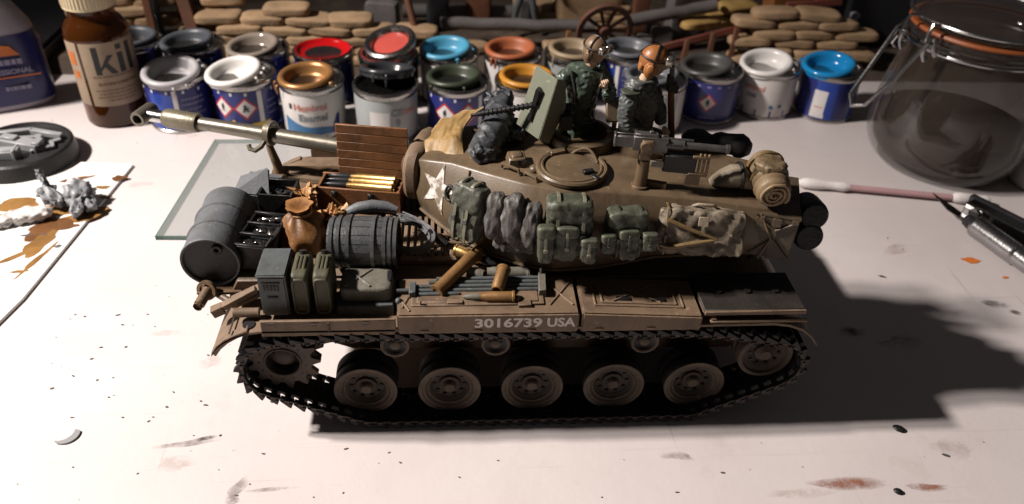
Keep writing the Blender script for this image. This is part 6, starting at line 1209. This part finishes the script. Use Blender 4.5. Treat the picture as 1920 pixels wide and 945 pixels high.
def head(parent, c, yaw_, tilt, helmet, seam='leather_dark', k=1., mouth=True):
    """c = centre of the head; local +x is where it looks"""
    M_ = Matrix.Translation(c) @ Matrix.Rotation(R(yaw_), 4, 'Z') @ Matrix.Rotation(R(tilt), 4, 'Y') @ Matrix.Scale(k, 4)
    vs = []; fs = []; nu, nv = 30, 22
    for i in range(nv + 1):
        t = math.pi * i / nv
        for j in range(nu):
            a = 2 * math.pi * j / nu; q = max(math.sin(t), 1e-3); x, y, z = q * math.cos(a), q * math.sin(a), math.cos(t)
            g = lambda yy, zz, sy, sz: math.exp(-((y - yy) / sy) ** 2 - ((z - zz) / sz) ** 2) if x > 0 else 0
            r = 1 + .22 * g(0, -.12, .13, .16) + .10 * g(0, -.02, .10, .2) - .10 * g(.34, .10, .16, .10) - .10 * g(-.34, .10, .16, .10) + .05 * g(0, .28, .6, .1) - .06 * g(0, -.42, .3, .05) + .06 * g(0, -.36, .25, .06) + .05 * g(0, -.48, .22, .06) + .10 * g(0, -.78, .3, .16)
            jaw = 1 - .22 * max(0, -z - .1)
            vs.append((x * 2.75 * r, y * 2.25 * r * jaw, z * 3.25))
    for i in range(nv):
        for j in range(nu): fs.append((i * nu + j, (i + 1) * nu + j, (i + 1) * nu + (j + 1) % nu, i * nu + (j + 1) % nu))
    d = MB(); d.add(vs, fs, M_); d.cyl(tuple(M_ @ Vector((-.3, 0, -1.8))), tuple(M_ @ Vector((-.8, 0, -5.0))), 1.5, 1.7, n=14); hd = d.build('head', 'skin', parent, ang=80)
    d = MB()
    for s_ in (-1, 1): d.ell((2.35, .78 * s_, .32), (.28, .36, .20), 8, 6, M_)
    d.build('eyes', 'leather_dark', hd)
    d = MB(); vs = []; fs = []; nu, nv = 28, 12
    for i in range(nv + 1):
        t = math.pi * .60 * i / nv
        for j in range(nu):
            a = 2 * math.pi * j / nu; q = max(math.sin(t), 1e-3); zz = math.cos(t)
            fr = math.cos(a) > .35
            if fr and zz < .22: zz = .22; q = min(q, .985)
            vs.append((-.15 + 3.2 * q * math.cos(a), 2.85 * q * math.sin(a), .2 + 3.45 * zz))
    for i in range(nv):
        for j in range(nu): fs.append((i * nu + j, (i + 1) * nu + j, (i + 1) * nu + (j + 1) % nu, i * nu + (j + 1) % nu))
    d.add(vs, fs, M_); hm = d.build('helmet_shell', helmet, parent, ang=60)
    d = MB()
    for s_ in (-1, 1): d.ell((-.3, 2.45 * s_, -1.1), (1.35, .62, 2.0), 14, 10, M_); d.ell((-.2, 2.95 * s_, -.9), (.9, .35, 1.1), 12, 8, M_)
    d.ell((-2.3, 0, -1.2), (.9, 2.0, 1.8), 14, 10, M_); d.build('ear_flaps', helmet, hm, ang=60)
    d = MB(); d.tube([tuple(M_ @ Vector((-.15 + 3.25 * math.cos(R(a)), 0, .2 + 3.5 * math.sin(R(a))))) for a in range(15, 190, 12)], .22, 6)
    d.tube([tuple(M_ @ Vector((.1, 2.9 * math.cos(R(a)), .2 + 3.5 * math.sin(R(a))))) for a in range(0, 181, 12)], .26, 6); d.build('helmet_seam', seam, hm)
    d = MB(); d.tube([tuple(M_ @ Vector((-.15 + 3.3 * math.cos(R(a)), 2.95 * math.sin(R(a)), 1.15))) for a in range(0, 360, 15)], .28, 6, True); d.build('goggle_strap', seam, hm)
    d = MB()
    for s_ in (-1, 1): d.soft((2.95, 1.15 * s_, 1.35), (1.6, 2.3, 2.2), 4, 6, 0, .2, 0, M_)
    d.build('goggle_frame', 'goggle_silver', hm)
    d = MB()
    for s_ in (-1, 1): d.soft((3.65, 1.15 * s_, 1.35), (.4, 1.6, 1.4), 4, 5, 0, .2, 0, M_)
    d.build('goggle_lens', 'black_shine', hm)
    return M_
def hand(parent, wrist, dirv, palmn, curl=.5, k=1.):
    """palm plus five bent fingers of unequal length"""
    w = Vector(wrist); f = Vector(dirv).normalized(); n = Vector(palmn); n = (n - f * n.dot(f)).normalized(); s = f.cross(n)
    V = [tuple(w) + (.62 * k,), tuple(w + f * 1.0 * k) + (.78 * k,), tuple(w + f * 1.9 * k) + (.80 * k,)]; E = [(0, 1), (1, 2)]
    o = skin_obj('palm', 'skin', parent, V, E, 1)
    for i, (off, ln) in enumerate(((-.66, 1.7), (-.22, 2.1), (.22, 2.0), (.66, 1.55))):
        b = w + f * 2.0 * k + s * off * k; m1 = b + (f * math.cos(curl * .7) + n * math.sin(curl * .7)) * ln * .5 * k; m2 = m1 + (f * math.cos(curl * 1.9) + n * math.sin(curl * 1.9)) * ln * .32 * k; m3 = m2 + (f * math.cos(curl * 2.8) + n * math.sin(curl * 2.8)) * ln * .25 * k
        d = MB(); d.tube([tuple(b - f * .5 * k), tuple(b), tuple(m1), tuple(m2), tuple(m3)], [.26 * k, .27 * k, .25 * k, .22 * k, .15 * k], 8); d.build('finger', 'skin', o if o.name not in ABS else o, ang=80)
    b = w + f * .7 * k - s * .75 * k; d = MB(); d.tube([tuple(b + s * .3 * k), tuple(b), tuple(b + (f * .8 - s * .55 + n * .25) * .8 * k), tuple(b + (f * 1.5 - s * .55 + n * .7) * .85 * k)], [.3 * k, .32 * k, .27 * k, .17 * k], 8); d.build('thumb', 'skin', o, ang=80)
_b2 = MB.build
def _build3(s, name, material, parent=None, **k):
    # sub-parts of a person's parts share the person's coordinates
    q = parent
    while q is not None and q.name not in ABS and q.parent is not None: q = q.parent
    if parent is not None and parent.name not in ABS and q is not None and q.name in ABS:
        o = ABS[q.name]; s.v = [(x - o[0], y - o[1], z - o[2]) for x, y, z in s.v]
    return _b2(s, name, material, parent, **k)
MB.build = _build3

P1 = athing('person', 'crew figure in green jacket and brown helmet raising a hand behind the gun shield', 'person', (15, 46, 58)); P1.location = (15.4 * S, 50.5 * S, 55 * S)
skin_obj('body', 'jacket_green', P1, [(15.2, 46.6, 70, 3.6), (15.0, 46.5, 75, 3.7), (14.8, 46.2, 81, 3.9), (15.0, 46, 86, 3.8), (15.8, 45.6, 89.6, 2.4), (16.6, 45.3, 91.4, 1.6),
    (11.2, 45.6, 89.0, 2.2), (8.2, 44.6, 86.8, 2.1), (5.6, 42.8, 82.0, 1.7), (7.6, 41.6, 77.6, 1.2), (19.6, 45.4, 88.2, 2.2), (22.6, 44.4, 84.8, 1.9), (22.6, 42.2, 81.4, 1.6), (20.4, 40.6, 85.4, 1.15),
    (12.8, 46.8, 66, 2.6), (12.4, 46.8, 60, 2.1), (17.6, 46.8, 66, 2.6), (18, 46.8, 60, 2.1)],
    [(0, 1), (1, 2), (2, 3), (3, 4), (4, 5), (3, 6), (6, 7), (7, 8), (8, 9), (3, 10), (10, 11), (11, 12), (12, 13), (0, 14), (14, 15), (0, 16), (16, 17)], 4, 1.22)
head(P1, (17.2, 44.6, 95.6), -48, 8, 'helmet_brown', k=1.12)
hand(P1, (20.3, 40.5, 85.8), (-.25, -.1, 1), (.1, -1, .1), .95, 1.15)
hand(P1, (7.7, 41.6, 77.3), (.5, .2, -.8), (0, 1, 0), 1.0, 1.05)
d = MB(); d.tube([(10.6, 43.4, 90), (12, 42.4, 84), (13.4, 42.4, 77)], .4, 6); d.tube([(19.6, 43, 89.6), (18.6, 42, 84), (16.6, 42.4, 77)], .4, 6); d.tube([(15 + 4.1 * math.cos(R(a)), 46.4 + 4.1 * math.sin(R(a)), 74) for a in range(0, 360, 20)], .5, 6, True); d.build('webbing', 'strap_dark', P1)
P2 = athing('person', 'crew figure in grey jacket and orange brown helmet facing right', 'person', (31, 48, 58)); P2.location = (30.4 * S, 43.8 * S, 59.6 * S)
skin_obj('body', 'jacket_grey', P2, [(31.0, 48.4, 68.5, 3.7), (31.0, 48.2, 73, 3.9), (31.8, 47.8, 77.6, 4.0), (32.2, 47.6, 81.4, 3.6), (32.8, 47.2, 84.6, 2.1), (33.2, 47.0, 86.2, 1.7),
    (28.4, 45.6, 83.4, 2.3), (26.8, 43.8, 80.4, 2.2), (26.6, 43.0, 73.6, 1.9), (31.4, 41.8, 71.0, 1.5), (34.2, 49.4, 82.6, 2.2), (36.4, 50.0, 78, 2.0), (38.0, 48.6, 73.6, 1.6), (38.6, 46.6, 71, 1.1),
    (29, 48.4, 64, 2.6), (28.6, 48.2, 59, 2.1), (33.4, 48.4, 64, 2.6), (34, 48.2, 59, 2.1)],
    [(0, 1), (1, 2), (2, 3), (3, 4), (4, 5), (3, 6), (6, 7), (7, 8), (8, 9), (3, 10), (10, 11), (11, 12), (12, 13), (0, 14), (14, 15), (0, 16), (16, 17)], 4, 1.36)
head(P2, (33.4, 46.4, 90.8), -20, 10, 'helmet_orange', k=1.28)
hand(P2, (31.6, 41.7, 71.0), (1, -.1, .1), (0, .2, -1), .6, 1.1)
hand(P2, (38.6, 46.5, 71), (.7, -.5, -.6), (0, .2, -1), .8, 1.05)
d = MB(); d.tube([(27.6, 42.6, 84.6), (29.8, 42.6, 80), (32.4, 43.2, 74)], .45, 6); d.tube([(31 + 4.3 * math.cos(R(a)), 48.2 + 4.3 * math.sin(R(a)), 72.6) for a in range(0, 360, 20)], .5, 6, True); d.soft((27.2, 43.4, 83.2), (5.4, 4.6, 1.2), 3, 6, .2, .3, 1); d.build('webbing', 'strap_dark', P2)
# a third figure standing far back in the diorama, only its legs in the frame
P3 = athing('person', 'dark figurine standing at the top centre, only its grey legs in view', 'person', (20, 288, 8))
skin_obj('body', 'boot_grey', P3, [(20, 288, 33, 3.4), (20, 288, 39, 3.5), (20, 288, 46, 3.6), (20, 288, 50, 2.0), (16, 288, 47.5, 1.9), (13.4, 286, 41, 1.6), (14.6, 283, 36, 1.2), (24, 288, 47.5, 1.9), (26.6, 286, 41, 1.6), (25.4, 283, 36, 1.2), (17.6, 288, 30, 2.6), (14.6, 286.6, 20, 2.1), (13.4, 287.4, 10, 1.6), (13.0, 284.4, 8.8, 1.3), (22.4, 288, 30, 2.6), (25.4, 286.6, 20, 2.1), (27.2, 287.4, 10, 1.6), (27.6, 284.4, 8.8, 1.3)],
    [(0, 1), (1, 2), (2, 3), (2, 4), (4, 5), (5, 6), (2, 7), (7, 8), (8, 9), (0, 10), (10, 11), (11, 12), (12, 13), (0, 14), (14, 15), (15, 16), (16, 17)])
head(P3, (20.3, 287, 55.5), -90, 5, 'helmet_brown')
